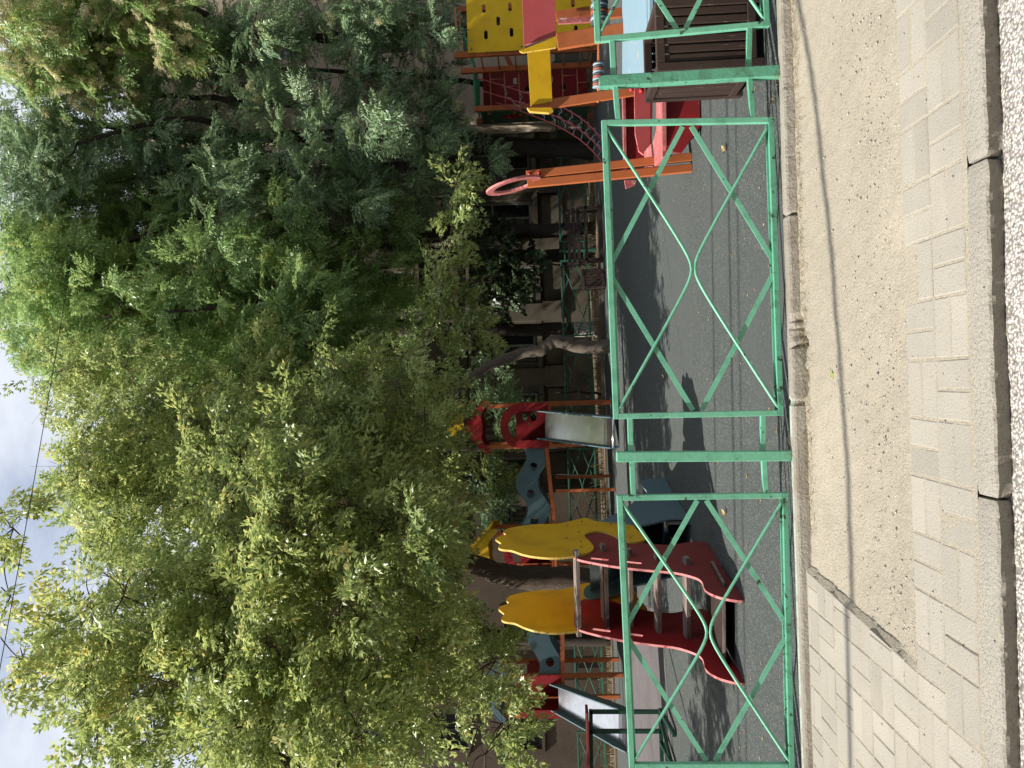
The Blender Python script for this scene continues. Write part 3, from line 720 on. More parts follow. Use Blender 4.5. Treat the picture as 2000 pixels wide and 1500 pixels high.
# platform, chute bed
pt = T(1168, 1052)
mb = MB(); mb.beam(ra + AX * (pt[0] - .30) + Z * (pt[1] - .03) + PN * .012, ra + AX * (pt[0] - .30) + Z * (pt[1] - .03) + PN * (SW - .012), .62, .03); mb.build('platform', 'wood_dark_flat', slide)
top = [(p[0], p[1]) for p in [T(1150, 1038), T(1190, 1024), T(1230, 1003), T(1262, 985), T(1290, 962), T(1296, 940)]]
mb = MB(); path = spline(top, False, 5)
for i in range(len(path) - 1):
    a = ra + AX * path[i][0] + Z * path[i][1]; b_ = ra + AX * path[i + 1][0] + Z * path[i + 1][1]
    mb.add([a + PN * .035, b_ + PN * .035, b_ + PN * (SW - .035), a + PN * (SW - .035)], [(0, 1, 2, 3)])
mb.build('chute_bed', 'steel', slide, smooth=True)
mb = MB()
q = T(1300, 1011)
for o_ in (.06, SW - .06): mb = MB(); mb.tube([ra + AX * q[0] + Z * .25 + PN * o_, ra + AX * q[0] + PN * o_], .02, 8); mb.build('support_leg', 'bolt', slide)

# ------------------------------------------------------------------ slatted wooden bins
def slat_bin(root, o, ex, ey, w_, d_, h_, ns_front, ns_side, leg=.05):
    # o: front left bottom corner, ex right along the front, ey back
    fr = .055
    mb = MB()
    for a, b_ in ((0, 0), (1, 0), (1, 1), (0, 1)):
        p = o + ex * (fr / 2 + a * (w_ - fr)) + ey * (fr / 2 + b_ * (d_ - fr)); mb.beam(p, p + Z * h_, fr, fr, ey)
    for zc in (leg + fr / 2, h_ - fr / 2):
        for b_ in (fr / 2, d_ - fr / 2): mb.beam(o + ex * fr + ey * b_ + Z * zc, o + ex * (w_ - fr) + ey * b_ + Z * zc, fr * .96, fr)
        for a in (fr / 2, w_ - fr / 2): mb.beam(o + ex * a + ey * fr + Z * zc, o + ex * a + ey * (d_ - fr) + Z * zc, fr * .96, fr)
    mb.build('frame', 'wood_dark', root, bevel=.004)
    def row(p0, dr, L_, n_, nn):
        sw = L_ / n_
        for i in range(n_):
            c = p0 + dr * (sw * (i + .5)); j = random.gauss(0, .002)
            mb = MB(); mb.beam(c + Z * (leg + fr + .001) + nn * (.016 + j), c + Z * (h_ - fr - .001) + nn * (.016 + j), .014, sw - .013, dr); mb.build('slat', 'wood_dark', root, bevel=.003)
    row(o + ex * fr, ex, w_ - 2 * fr, ns_front, ey); row(o + ey * fr, ey, d_ - 2 * fr, ns_side, ex)
    row(o + ey * d_ + ex * fr, ex, w_ - 2 * fr, ns_front, -ey); row(o + ex * w_ + ey * fr, ey, d_ - 2 * fr, ns_side, -ex)
    mb = MB(); mb.box((0, 0, 0), (1, 1, .012)); me_v = [o + ex * (v[0] * (w_ - .04) + .02) + ey * (v[1] * (d_ - .04) + .02) + Z * (leg + .01 + v[2]) for v in mb.v]
    m2 = MB(); m2.add(me_v, mb.f); m2.build('bottom', 'wood_dark_flat', root)
bl = G(1495, 128); ex = (SD * 1.0 + ND * -.02).normalized(); ey = Vector((-ex.y, ex.x, 0))
br_ = G(1495, 0)
wb = (G(1497, -22) - bl).length
bh = P(1284, 146, bl.y).z
litter = thing('litter_bin', tuple(bl + ex * wb / 2 + ey * .22), 'large dark brown slatted wooden litter bin right behind the fence', 'bin', 'slatted wooden bins')
slat_bin(litter, bl, ex, ey, wb, .62, bh, 6, 5)
mb = MB(); o = bl + ex * .03 + ey * .03 + Z * .07
mb.box((0, 0, 0), (1, 1, 1)); m2 = MB(); m2.add([o + ex * (v[0] * (wb - .09)) + ey * (v[1] * .53) + Z * (v[2] * (bh - .16)) for v in mb.v], [f for f in mb.f if f != (4, 5, 6, 7)]); m2.build('liner', 'wood_dark_flat', litter)
bl2 = P(1161, 562, 18.0); bl2.z = 0
fb = thing('litter_bin', tuple(bl2), 'small dark slatted wooden bin beside the far bench under the trees', 'bin', 'slatted wooden bins')
slat_bin(fb, bl2, Vector((1, 0, 0)), Vector((0, 1, 0)), .44, .40, .55, 5, 4)

# ------------------------------------------------------------------ far bench
fbn = thing('park_bench', tuple(P(1158, 455, 18.6)), 'long dark wooden slatted park bench in the shade before the old stone building', 'bench')
YF = 18.6
xl, xr = P(1150, 517, YF).x, P(1150, 400, YF).x
for i in range(3):
    zc = .56 + i * .115; mb = MB(); mb.beam((xl, YF + .30 + i * .03, zc), (xr, YF + .30 + i * .03, zc), .03, .085); mb.build('back_slat', 'wood_dark_flat', fbn)
mb = MB(); mb.box((xl + .05, YF - .18, .37), (xr - .05, YF + .24, .42)); mb.build('seat', 'wood_dark_flat', fbn)
mb = MB(); mb.beam((xl + .05, YF - .15, .06), (xr - .05, YF - .15, .06), .05, .09); mb.build('stretcher', 'wood_dark_flat', fbn)
for x_ in (xl + .1, xr - .1):
    mb = MB(); mb.beam((x_, YF - .15, 0), (x_, YF - .15, .60), .06, .06); mb.beam((x_, YF + .22, 0), (x_, YF + .36, .86), .06, .06); mb.beam((x_, YF - .17, .58), (x_, YF + .33, .58), .06, .04)
    mb.build('side_frame', 'wood_dark_flat', fbn)

# ------------------------------------------------------------------ dark green frame bench at the left edge
gb = thing('bench', tuple(G(1305, 1450)), 'dark green metal frame bench with a brown plank on top, left edge', 'bench')
Yg = G(1306, 1450).y
def g_(x, y, dy=0): return P(x, y, Yg + dy)
mb = MB(); mb.beam(g_(1146, 1384), g_(1151, 1590), .28, .035); mb.build('top_plank', 'brick_red', gb, bevel=.004)
for y_ in (1390, 1428, 1540):
    a = g_(1151, y_); b_ = g_(1290, y_ ); b_.z = .10; mb = MB(); mb.beam(a, b_, .05, .05, Vector((0, 1, 0))); mb.build('upright', 'dark_green', gb, bevel=.003)
mb = MB()
a = g_(1151, 1386); b_ = g_(1153, 1590); mb.beam(a - Z * .02, b_ - Z * .02, .05, .05); mb.build('top_rail', 'dark_green', gb, bevel=.003); mb = MB()
a = g_(1300, 1386); b_ = g_(1303, 1590); a.z = b_.z = .10; mb.beam(a, b_, .05, .05)
mb.beam(a, Vector((a.x, a.y - .75, .03)), .05, .05); mb.beam(a + Vector((.12 * -1, 0, 0)), Vector((a.x - .55, a.y - .6, .03)), .04, .04)
mb.beam(Vector((a.x - .45, a.y, .1)), Vector((a.x - .45, a.y - .75, .03)), .05, .05)
mb.build('base_frame', 'dark_green', gb, bevel=.003)

# ------------------------------------------------------------------ tower complex (three little houses and wavy bridges)
YT = 17.9
def px2x(y, Y, x=1100): return P(x, y, Y).x
cast = thing('play_castle', tuple(P(1190, 1060, YT + .5)), 'castle of three small roofed towers with steel slides and wavy blue bridge panels', 'play tower')
def arch_outline(w_, h_, band, n=10):
    o = []; r = w_ / 2
    o.append((-w_ / 2, .04)); o.append((-w_ / 2 + .04, 0)); o.append((w_ / 2 - .04, 0)); o.append((w_ / 2, .04))
    for k in range(n + 1):
        a = math.pi * k / n; o.append((r * math.cos(a), h_ - r + r * math.sin(a) * .92 + .08 * r))
    return o
def arch_hole(w_, h_, band, n=10):
    r = w_ / 2 - band; o = [(-r, .001 + .02), (r, .021)]
    for k in range(n + 1):
        a = math.pi * k / n; o.append((r * math.cos(a), h_ - w_ / 2 - .0 + r * math.sin(a)))
    return o
EX, EY = Vector((1, 0, 0)), Vector((0, 1, 0))
def gable(w_, h_, n_sc=4):
    half = w_ / 2; o = [(0, h_), (half, .10), (half + .015, .03), (half - .03, -.05)]
    pts = []
    m = 4 * n_sc
    for k in range(1, m):
        t_ = k / m; x = half - .03 - (w_ - .06) * t_
        pts.append((x, .02 + (.30 * h_) * (1 - abs(2 * t_ - 1)) + .055 * math.cos(2 * math.pi * n_sc * t_ / 2 + math.pi)))
    o += pts + [(-half + .03, -.05), (-half - .015, .03), (-half, .10)]
    return o
def tower(xl, xr, yf, yb, deck, eave, ridge, rmat, arch=True, slide_to=None, roof='gable', lab=None):
    w_ = xr - xl; xc = (xl + xr) / 2; dp = yb - yf
    for x_ in (xl, xr):
        for y_ in (yf, yb):
            mb = MB(); mb.beam((x_, y_, 0), (x_, y_, eave + .06), .09, .09, EY); mb.build('post', 'orange', cast, bevel=.006)
    mb = MB(); mb.box((xl - .02, yf - .03, deck - .06), (xr + .02, yb + .03, deck)); mb.build('deck', 'wood_dark_flat', cast)
    mb = MB()
    for a, b_ in (((xl, yf - .05), (xr, yf - .05)), ((xl, yb + .05), (xr, yb + .05))): mb.beam((a[0], a[1], deck - .05), (b_[0], b_[1], deck - .05), .03, .10)
    mb.build('deck_beam', 'orange', cast)
    if roof == 'gable':
        go = gable(w_ + .26, ridge - eave)
        for y_ in (yf - .075, yb + .075):
            mb = MB(); mb.prism(go, (xc, y_, eave), EX, Z, .022); f_ = mb.build('gable_panel', [rmat, rmat], cast, bevel=.004)
            mb = MB()
            for sx in (-1, 1): mb.tube([Vector((xc + sx * w_ / 2, y_ - .012, eave + .03)), Vector((xc + sx * w_ / 2, y_ - .018, eave + .03))], .012, 8)
            mb.build('bolts', 'bolt', f_)
        for sx in (-1, 1):
            a = Vector((xc, yf - .09, ridge + .0)); b_ = Vector((xc + sx * (w_ / 2 + .15), yf - .09, eave + .10)); L_ = (b_ - a)
            mb = MB(); q = [a, b_, b_ + EY * (dp + .18), a + EY * (dp + .18)]; up = Z * .022
            vs = q + [p + up for p in q]; mb.add(vs, [(3, 2, 1, 0), (4, 5, 6, 7), (0, 1, 5, 4), (1, 2, 6, 5), (2, 3, 7, 6), (3, 0, 4, 7)]); mb.build('roof_board', rmat, cast)
    if arch:
        h_ = 1.13; mb = MB(); mb.prism(arch_outline(w_ + .10, h_, .17), (xc, yf - .06, deck - .03), EX, Z, .022, [arch_hole(w_ + .10, h_, .19)])
        ap = mb.build('arch_panel', ['red', 'red'], cast, bevel=.004)
        mb = MB()
        for sx in (-1, 1):
            for zz_ in (.06, .28, .50): mb.tube([Vector((xc + sx * w_ / 2, yf - .07, deck + zz_)), Vector((xc + sx * w_ / 2, yf - .08, deck + zz_))], .012, 8)
        mb.build('bolts', 'bolt', ap)
        holes = [oval(.17, .33, .12, .085), oval(.17, .54, .12, .06), oval(-.02, .43, .035, .03)]
        if lab == 'plain': holes = [oval(0, .42, .10, .06), oval(.0, .62, .10, .05)]
        mb = MB(); mb.prism([(-w_ / 2 + .05, .05), (w_ / 2 - .05, .05), (w_ / 2 - .05, .76), (-w_ / 2 + .05, .76)], (xc, yb - .07, deck), EX, Z, .02, holes); mb.build('back_panel', ['red', 'red'], cast)
        for x_ in (xl, xr):
            mb = MB(); mb.prism([(.06, .05), (dp - .06, .05), (dp - .06, .70), (.06, .70)], (x_, yf, deck), EY, Z, .02); mb.build('side_panel', ['red', 'red'], cast)
    if slide_to:
        tl, tr, bl_, brr = slide_to
        n = 16; bed = MB(); rails = [MB(), MB()]
        def cur(a, b_, t_):
            p = a + (b_ - a) * t_
            e = max(0, (t_ - .80) / .2)
            p.z = a.z + (b_.z - a.z) * min(1, t_ * 1.10 - .10 * t_ * t_ * e) ; return p
        for i in range(n):
            t0, t1 = i / n, (i + 1) / n
            bed.add([cur(tl, bl_, t0), cur(tl, bl_, t1), cur(tr, brr, t1), cur(tr, brr, t0)], [(0, 1, 2, 3)])
            for k, (a, b_) in enumerate(((tl, bl_), (tr, brr))):
                sx = EX * (-.015 if k == 0 else .015)
                c0, c1 = cur(a, b_, t0) + sx, cur(a, b_, t1) + sx
                h0 = .20 * min(1, (1 - t0) * 5 + .25); h1 = .20 * min(1, (1 - t1) * 5 + .25)
                w2 = EX * .012; dn = Z * .09
                vs = [c0 - w2 - dn, c0 + w2 - dn, c0 + w2 + Z * h0, c0 - w2 + Z * h0, c1 - w2 - dn, c1 + w2 - dn, c1 + w2 + Z * h1, c1 - w2 + Z * h1]
                rails[k].add(vs, [(0, 1, 5, 4), (1, 2, 6, 5), (2, 3, 7, 6), (3, 0, 4, 7)] + ([(3, 2, 1, 0)] if i == 0 else []) + ([(4, 5, 6, 7)] if i == n - 1 else []))
        lip0, lip1 = cur(tl, bl_, 1), cur(tr, brr, 1)
        so = bed.build('slide_bed', 'steel', cast, smooth=True)
        mb = MB(); mb.tube([lip0 - Z * .02, lip1 - Z * .02], .035, 10); mb.build('slide_lip', 'steel', so, smooth=True)
        for r_ in rails: r_.build('slide_rail', 'blue_panel', cast)
        mb = MB()
        for a in (lip0, lip1): mb.beam(a + EY * .12 - Z * .03, Vector((a.x, a.y + .12, 0)), .05, .05)
        mb.build('slide_leg', 'blue_dark', cast)
# right, red tower
xl1, xr1 = px2x(869, YT), px2x(789, YT)
deck = P(1069, 830, YT).z; eave = P(954, 830, YT).z; ridge = P(907, 838, YT).z
tower(xl1, xr1, YT, YT + .95, deck, eave, ridge, 'red', True, (P(1065, 855, YT - .05), P(1064, 804, YT - .05), P(1196, 874, 16.15), P(1196, 817, 16.15)))
# flower on the ridge
mb = MB(); c = P(894, 829, YT - .16)
fl = [(0.0, -.12), (.10, -.10), (.14, .0), (.24, .02), (.20, .08), (.26, .13), (.14, .12), (.12, .20), (.05, .13), (0, .22), (-.05, .13), (-.12, .20), (-.14, .12), (-.26, .13), (-.20, .07), (-.22, .0), (-.13, 0), (-.10, -.10)]
mb.prism([(x * 1.15, z * 1.2) for x, z in fl], c, EX, Z, .02); fo = mb.build('roof_ornament', ['yellow', 'yellow_edge'], cast)
mb = MB(); mb.prism([(-.17, -.12), (.04, -.14), (.12, .1), (.02, .24), (-.08, .12), (-.2, .1)], c + EX * .16 + EY * .05, (EX + EY * .5), Z, .02); mb.build('ornament_leaf', ['yellow', 'yellow_edge'], fo)
# left, blue roofed tower
YL = 17.2
xl3, xr3 = px2x(1396, YL), px2x(1320, YL)
deckL = P(1095, 1360, YL).z; eaveL = P(988, 1360, YL).z
tower(xl3, xr3, YL, YL + .95, deckL, eaveL, eaveL + .62, 'blue_panel', True, (P(1092, 1386, YL - .05), P(1090, 1338, YL - .05), P(1226, 1468, 15.3), P(1226, 1392, 15.3)), lab='plain')
# middle, yellow roofed tower
YM = 17.6
xl2, xr2 = px2x(1120, YM), px2x(1040, YM)
deckM = P(1078, 1080, YM).z
tower(xl2, xr2, YM, YM + .95, deckM, eaveL + .12, eaveL + .80, 'yellow', True)
# wavy bridges
def bridge(xa, xb, za, zb, ya, yb, ph):
    for dy, nm in ((0.0, 'front'), (.80, 'back')):
        n = 60; Lg = xb - xa; up = []; lo = []
        for k in range(n + 1):
            t_ = k / n; wv = .135 * math.sin(2 * math.pi * (1.55 * t_) + ph); zc = wv
            sl = .135 * 2 * math.pi * 1.55 / Lg * math.cos(2 * math.pi * 1.55 * t_ + ph)
            hh = .255
            up.append((Lg * t_, zc + hh)); lo.append((Lg * t_, zc - hh))
        hol = []
        for t_ in (.12, .45, .78): hol.append(oval(Lg * t_, .135 * math.sin(2 * math.pi * 1.55 * t_ + ph) + .01, .10, .095))
        d = Vector((xb - xa, yb - ya, 0)).normalized()
        mb = MB(); mb.prism(lo + up[::-1], (xa, ya + dy, (za + zb) / 2), d, Z, .02, hol); mb.build('wavy_panel', ['blue_panel', 'blue_panel'], cast, bevel=.003)
    for dy in (0.0, .8):
        mb = MB(); mb.beam((xa, ya + dy, za - .42), (xb, yb + dy, zb - .42), .05, .09); mb.build('bridge_beam', 'orange', cast)
    mb = MB(); nb = int((xb - xa) / .12)
    for k in range(nb):
        t_ = (k + .5) / nb; p = Vector((xa + (xb - xa) * t_, ya + (yb - ya) * t_ + .4, za - .37 + (zb - za) * t_)); mb.beam(p - EY * .42, p + EY * .42, .10, .025)
    mb.build('bridge_boards', 'wood_dark_flat', cast)
za = (P(1031, 875, YT).z + P(1048, 1020, YM).z) / 2
bridge(xr2 + .05, xl1 - .05, P(1048, 1025, YM).z, P(1032, 880, YT).z, YM, YT, 2.2)
bridge(xr3 + .05, xl2 - .05, P(1062, 1312, YL).z, P(1062, 1140, YM).z, YL, YM, 3.9)
for y_, dy in ((940, .8), (958, 0.0)):
    x_ = px2x(y_, YT - .1); mb = MB(); mb.beam((x_, YT - .15 + dy, 0), (x_, YT - .15 + dy, deck - .14), .07, .07, EY); mb.build('bridge_post', 'orange', cast)

# ------------------------------------------------------------------ big climbing tower at the right
ct = thing('climbing_frame', tuple(P(1165, 120, 18.3)), 'tall orange climbing frame with yellow holed climbing wall, ladders and green canopy', 'climbing frame')
Y1, Y2, Y3 = 18.0, 19.0, 20.0
xA = px2x(97, Y1); xR = px2x(-30, Y1); xB = px2x(129, Y2); xC = px2x(205, Y2); xD = px2x(229, Y3)
def cpost(x_, y_, top, lean=0, wd=.13):
    mb = MB(); mb.beam((x_, y_, 0), (x_ - lean, y_, top), wd, .10, EY); mb.build('post', 'orange', ct, bevel=.008)
zA = P(888, 97, Y1).z
cpost(xA, Y1, zA); cpost(xR, Y1, zA); cpost(xB, Y2, P(900, 130, Y2).z); cpost(xC, Y2, P(927, 205, Y2).z); cpost(xD, Y3, P(931, 229, Y3).z); cpost(px2x(8, Y2), Y2, zA); cpost(px2x(44, Y3), Y3, zA - .05, wd=.1)
def rung(a, b_, r=.018):
    mb = MB(); mb.tube([Vector(a), Vector(b_)], r, 8); mb.build('rung', 'orange_edge', ct, smooth=True)
for i, x in enumerate((938, 971, 1005, 1069, 1102, 1135, 1158)):      # ladder on the left side of the first bay
    z_ = P(x, 97, Y1).z; rung((xA, Y1, z_), (xB, Y2, z_))
for i, x in enumerate((958, 986, 1014, 1099, 1128, 1160)):           # front ladder of the second bay
    z_ = P(x, 165, Y2).z; rung((xB, Y2, z_), (xC, Y2, z_), .014)
    for k, y_ in enumerate((148, 163, 178)[i % 3:i % 3 + 1]):
        z2 = P(x + 26, 165, Y2).z; rung((px2x(y_, Y2), Y2 - .005, z_), (px2x(y_, Y2), Y2 - .005, z2), .010)
# yellow climbing wall, two panels
pw = xR - xA - .10
def cl(y, z): return (px2x(y, Y1 - .08) - xA, z)
for zt, zb, hs in ((P(913, 50, Y1).z, P(1024, 50, Y1).z, ((62, 983), (946, 17)) ), (P(1066, 50, Y1).z, P(1156, 50, Y1).z, None)):
    hol = []
    if hs:
        for x, y in ((945, 17), (996, 14), (973, 41), (949, 68), (999, 63), (952, -14), (1000, -18)):
            hol.append(capsule(P(x, y, Y1 - .1).x - xA, P(x, y, Y1 - .1).z - zb, .065, .042))
    else:
        for x, y in ((1119, 5), (1100, 30), (1125, 58)):
            hol.append(capsule(P(x, y, Y1 - .1).x - xA, P(x, y, Y1 - .1).z - zb, .065, .042))
    mb = MB(); mb.prism([(.0, 0), (pw + .1, 0), (pw + .1, zt - zb), (0.0, zt - zb)], (xA, Y1 - .09, zb), EX, Z, .024, hol); wp = mb.build('climbing_wall', ['yellow_sunlit', 'yellow_edge'], ct, bevel=.004)
    mb = MB()
    for x_, z_ in ((.08, .08), (.08, zt - zb - .08), (pw - .05, .08), (pw - .05, zt - zb - .08)): mb.tube([Vector((xA + x_, Y1 - .10, zb + z_)), Vector((xA + x_, Y1 - .118, zb + z_))], .022, 8)
    mb.build('bolts', 'bolt', wp)
for x_, z_ in ((893, 0), (900, .15)): mb = MB(); mb.beam((px2x(95, Y1), Y1 + .1 + z_, P(x_, 60, Y1).z), (px2x(0, Y1), Y1 + .1 + z_, P(x_, 60, Y1).z + .05), .04, .04); mb.build('top_rail', 'orange_edge', ct)
# red holed panel inside the second bay
zt, zb = P(944, 170, Y3).z, P(1146, 170, Y3).z; x0 = px2x(206, Y3); x1 = px2x(138, Y3)
hol = [capsule(.2 + .22 * ((i * 7) % 3), .3 + i * .31, .05, .05) for i in range(6)]
mb = MB(); mb.prism([(0, 0), (x1 - x0, 0), (x1 - x0, zt - zb), (0, zt - zb)], (x0, Y3 - .12, zb), EX, Z, .02, hol); mb.build('holed_panel', ['red', 'worn_edge'], ct)
mb = MB(); mb.beam((px2x(210, Y3), Y3 - .05, P(985, 170, Y3).z), (px2x(128, Y3), Y3 - .05, P(962, 130, Y3).z), .05, .12); mb.build('cross_beam', 'orange', ct)
mb = MB(); mb.beam((px2x(130, Y3), Y3 - .05, P(1000, 130, Y3).z), (px2x(95, Y3), Y3 - .05, P(985, 96, Y3).z), .05, .12); mb.build('cross_beam', 'orange', ct)
# green side board with holds
zt, zb = P(938, 215, Y2).z, P(1150, 215, Y2).z
d = Vector((xD - xC, Y3 - Y2, 0)).normalized(); Lg = (Vector((xD, Y3, 0)) - Vector((xC, Y2, 0))).length
mb = MB(); mb.prism([(0, 0), (Lg, 0), (Lg, zt - zb), (0, zt - zb)], (xC - .07, Y2, zb), d, Z, .02); go = mb.build('climbing_board', ['green_board', 'green_board'], ct)
nn = Vector((-d.y, d.x, 0))
mb = MB(); g = np.random.default_rng(3)
for i in range(16):
    p = Vector((xC - .07, Y2, zb)) + d * g.uniform(.1, Lg - .1) + Z * g.uniform(.15, zt - zb - .15); s_ = 1 if nn.x < 0 else -1
    mb.tube([p + nn * s_ * .01, p + nn * s_ * .05], [.045, .02], 7)
mb.build('climbing_holds', 'orange', go)
mb = MB(); mb.prism(oval(0, 0, .16, .30, 16), (xC - .07, Y2, zb + 1.9) + d * .45 - nn * 0 if False else Vector((xC - .07, Y2, zb + 1.9)) + d * .45 + nn * (s_ * .016), d, Z, .012); mb.build('painted_patch', ['red', 'red'], go)
# green canopy of slats
mb = MB()
a0, a1, a2 = P(903, 48, Y2), P(926, 128, Y2), P(931, 207, Y2)
for k in range(9):
    dy = k * .12
    mb.beam(a0 + EY * dy + Z * .0, a1 + EY * dy - Z * (.02 * k * .3), .05, .025); mb.beam(a1 + EY * dy - Z * (.02 * k * .3), a2 + EY * dy * .9 - Z * .0, .05, .025)
mb.build('canopy', 'green_roof', ct)
mb = MB(); mb.tube([a0, vmix(a0, a1, .5) + Z * .03, a1, vmix(a1, a2, .5) + Z * .02, a2], .035, 8); mb.build('canopy_rail', 'green_roof', ct, smooth=True)
# rope net running down to the left
top3 = [P(930, 152, 19.0), P(944, 178, 19.0), P(968, 200, 19.0)]
bot3 = [P(1183, 283, 17.0), P(1181, 302, 17.0), P(1177, 318, 17.0)]
ropes = []
net = None
for k in range(3):
    pts = [vmix(top3[k], bot3[k], t_ / 24) - Z * (.62 * math.sin(math.pi * t_ / 24) * (1 - .15 * k)) + EX * 0 for t_ in range(25)]
    ropes.append(pts); mb = MB(); mb.tube(pts, .016, 6); o = mb.build('net_rope', 'rope_red', ct, smooth=True); net = net or o
mb = MB()
for i in range(3, 24, 2):
    for k in (0, 1):
        a, b_ = ropes[k][i], ropes[k + 1][min(24, i + (1 if k else 0))]
        pts = [vmix(a, b_, t_ / 6) - Z * (.10 * math.sin(math.pi * t_ / 6)) + EX * .05 * math.sin(t_ * 1.7) * (0 < t_ < 6) for t_ in range(7)]
        mb.tube(pts, .015, 5)
mb.build('cross_ropes', 'rope_grey', ct, smooth=True)

# ------------------------------------------------------------------ counting frame with beads, yellow and pink boards
cf = thing('counting_frame', tuple(P(1290, 130, 8.4)), 'orange counting frame with yellow and pink top boards and rods of striped beads', 'play frame')
Yc = 8.4
def pc(x, y, dy=0.0): return P(x, y, Yc + dy)
def board(name, m, pts, Y, th, mr=None, parent=None, bev=.004):
    q = [P(x, y, Y) for x, y in pts]; o = q[0]
    ol = [((p - o).dot(EX), p.z - o.z) for p in q]
    mb = MB(); mb.prism(ol, o, EX, Z, th); return mb.build(name, [m, mr or m], parent or cf, bevel=bev)
board('top_board', 'yellow', [(1030, 100), (1036, 207), (1079, 199), (1074, 96)], Yc, .025, 'yellow_edge')
mb = MB(); a = pc(1038, 209, .02); b_ = pc(1225, 180, .02); b_ = a + (b_ - a) * (a.z / max(.01, a.z - b_.z)); mb.beam(a, b_, .035, .105, EX); mb.build('leg', 'orange', cf, bevel=.006)
lg = P(1088, 82, Yc - .25); lb = P(1276, 52, Yc - .25); lb = lg + (lb - lg) * (lg.z / (lg.z - lb.z)); mb = MB(); mb.beam(lg, lb, .05, .17, EX); mb.build('leg', 'orange', cf, bevel=.006)
board('end_plate', 'yellow', [(1029, 212), (1034, 219), (1072, 222), (1081, 217), (1077, 211)], Yc - .02, .06, 'yellow_edge')
board('end_plate', 'yellow', [(1014, 100), (1020, 104), (1086, 94), (1088, 70), (1076, 76)], Yc - .40, .03, 'yellow_edge')
board('pink_board', 'pink_board', [(1018, -60), (1023, 90), (1086, 70), (1083, -60)], Yc - .35, .025, 'worn_edge')
mb = MB(); mb.beam(pc(1040, -60, -.36), pc(1040, -62, .5), .05, .05); mb.build('cross_rail', 'orange', cf)
mb = MB(); a = pc(1168, 200, .02); b_ = pc(1172, -60, .02); mb.tube([a, b_], .016, 8); mb.build('bead_rod', 'orange', cf, smooth=True)
def beads(y0, y1, r0, n):
    for i in range(n):
        t0 = y0 + (y1 - y0) * i / n; t1 = y0 + (y1 - y0) * (i + .93) / n
        p, q = vmix(a, b_, (200 - t0) / 260), vmix(a, b_, (200 - t1) / 260)
        mb = MB(); mb.tube([p, vmix(p, q, .25), vmix(p, q, .75), q], [r0 * .86, r0, r0, r0 * .86], 18)
        mb.build('bead', ['bead_blue', 'bead_red', 'bead_dark'][i % 3] if r0 < .09 else ['bead_dark', 'bead_blue', 'bead_dark', 'bead_red'][i % 4], cf, bevel=.003)
beads(173, 124, .062, 10); beads(48, -30, .095, 12)
mb = MB(); mb.beam(P(1130, 34, 8.9), P(1222, 24, 8.9), .05, .10, EX); mb.beam(P(1086, 32, 8.9), P(1152, 22, 8.9), .05, .10, EX); mb.build('rear_leg', 'orange', cf)
mb = MB(); mb.beam(P(1090, 42, 8.8), P(1160, 38, 8.8), .03, .06, EX); mb.build('brace', 'worn_pink', cf)
# pale blue table top behind the bin
tb = thing('play_table', tuple(G(1300, 110)), 'low pale blue play table with peeling paint behind the large bin', 'table')
zt = .55
q = [G(1215, 152, zt), G(1268, 147, zt), G(1268, -40, zt), G(1215, -20, zt)]
mb = MB(); vs = q + [p - Z * .035 for p in q]; mb.add(vs, [(0, 1, 2, 3), (7, 6, 5, 4), (4, 5, 1, 0), (5, 6, 2, 1), (6, 7, 3, 2), (7, 4, 0, 3)]); mb.build('table_top', 'pale_blue', tb, bevel=.005)
for p in q[:2]: mb = MB(); c = p + EX * .15 - Z * .036; mb.beam(c, Vector((c.x, c.y, 0)), .07, .07, EY); mb.build('leg', 'blue_dark', tb)
for p in q[2:]: mb = MB(); c = p - EX * .15 - Z * .036; mb.beam(c, Vector((c.x, c.y, 0)), .07, .07, EY); mb.build('leg', 'blue_dark', tb)

# ------------------------------------------------------------------ red bench with hoop post
rbn = thing('play_bench', tuple(G(1360, 240)), 'red play bench with worn pink seat and leaning double orange post at its end', 'bench')
def rb_(name, pts, Y, th, m, mr=None, par=None): return board(name, m, pts, Y, th, mr, par or rbn)
rb_('front_board', [(1298, 182), (1300, 296), (1330, 300), (1367, 248), (1366, 182)], 7.05, .03, 'red', 'brick_red')
rb_('back_board', [(1238, 166), (1240, 262), (1247, 296), (1256, 303), (1270, 302), (1271, 166)], 8.3, .03, 'pink_board', 'worn_edge')  # lighter paint than the other boards, standing in for sun on it
rb_('rear_board', [(1219, 168), (1222, 326), (1272, 322), (1275, 168)], 8.55, .03, 'red', 'worn_edge')
mb = MB(); mb.beam(P(1218, 160, 8.54), P(1221, 331, 8.54), .07, .035); mb.build('rear_rail', 'worn_pink', rbn, bevel=.004)
# seat plank, wider worn end on the left
zs = P(1296, 200, 7.0).z
q = [G(1286, 178, zs), G(1286, 252, zs), G(1280, 275, zs), G(1262, 296, zs), G(1263, 337, zs), G(1268, 338, zs), G(1297, 312, zs), G(1298, 285, zs), G(1297, 178, zs)]
o = q[0]; ol = [((p - o).dot(EX), (p - o).dot(EY)) for p in q]
mb = MB(); mb.prism(ol, o, EX, EY, .045); mb.build('seat', ['worn_pink', 'worn_pink'], rbn, bevel=.006)
rb_('foot_piece', [(1219, 352), (1222, 369), (1240, 362), (1244, 352)], 7.95, .03, 'worn_pink')
mb = MB()
for x, y in ((1233, 176), (1252, 178)): p = P(x, y, 8.24); mb.tube([p, p - EY * .045], [.03, .024], 10)
mb.build('cap', 'red_cap', rbn, smooth=True)
mb = MB(); mb.beam(P(1300, 300, 7.05), P(1300, 299, 8.5), .04, .05); mb.beam(P(1300, 186, 7.05), P(1300, 186, 8.5), .04, .05); mb.build('frame', 'brick_red', rbn)
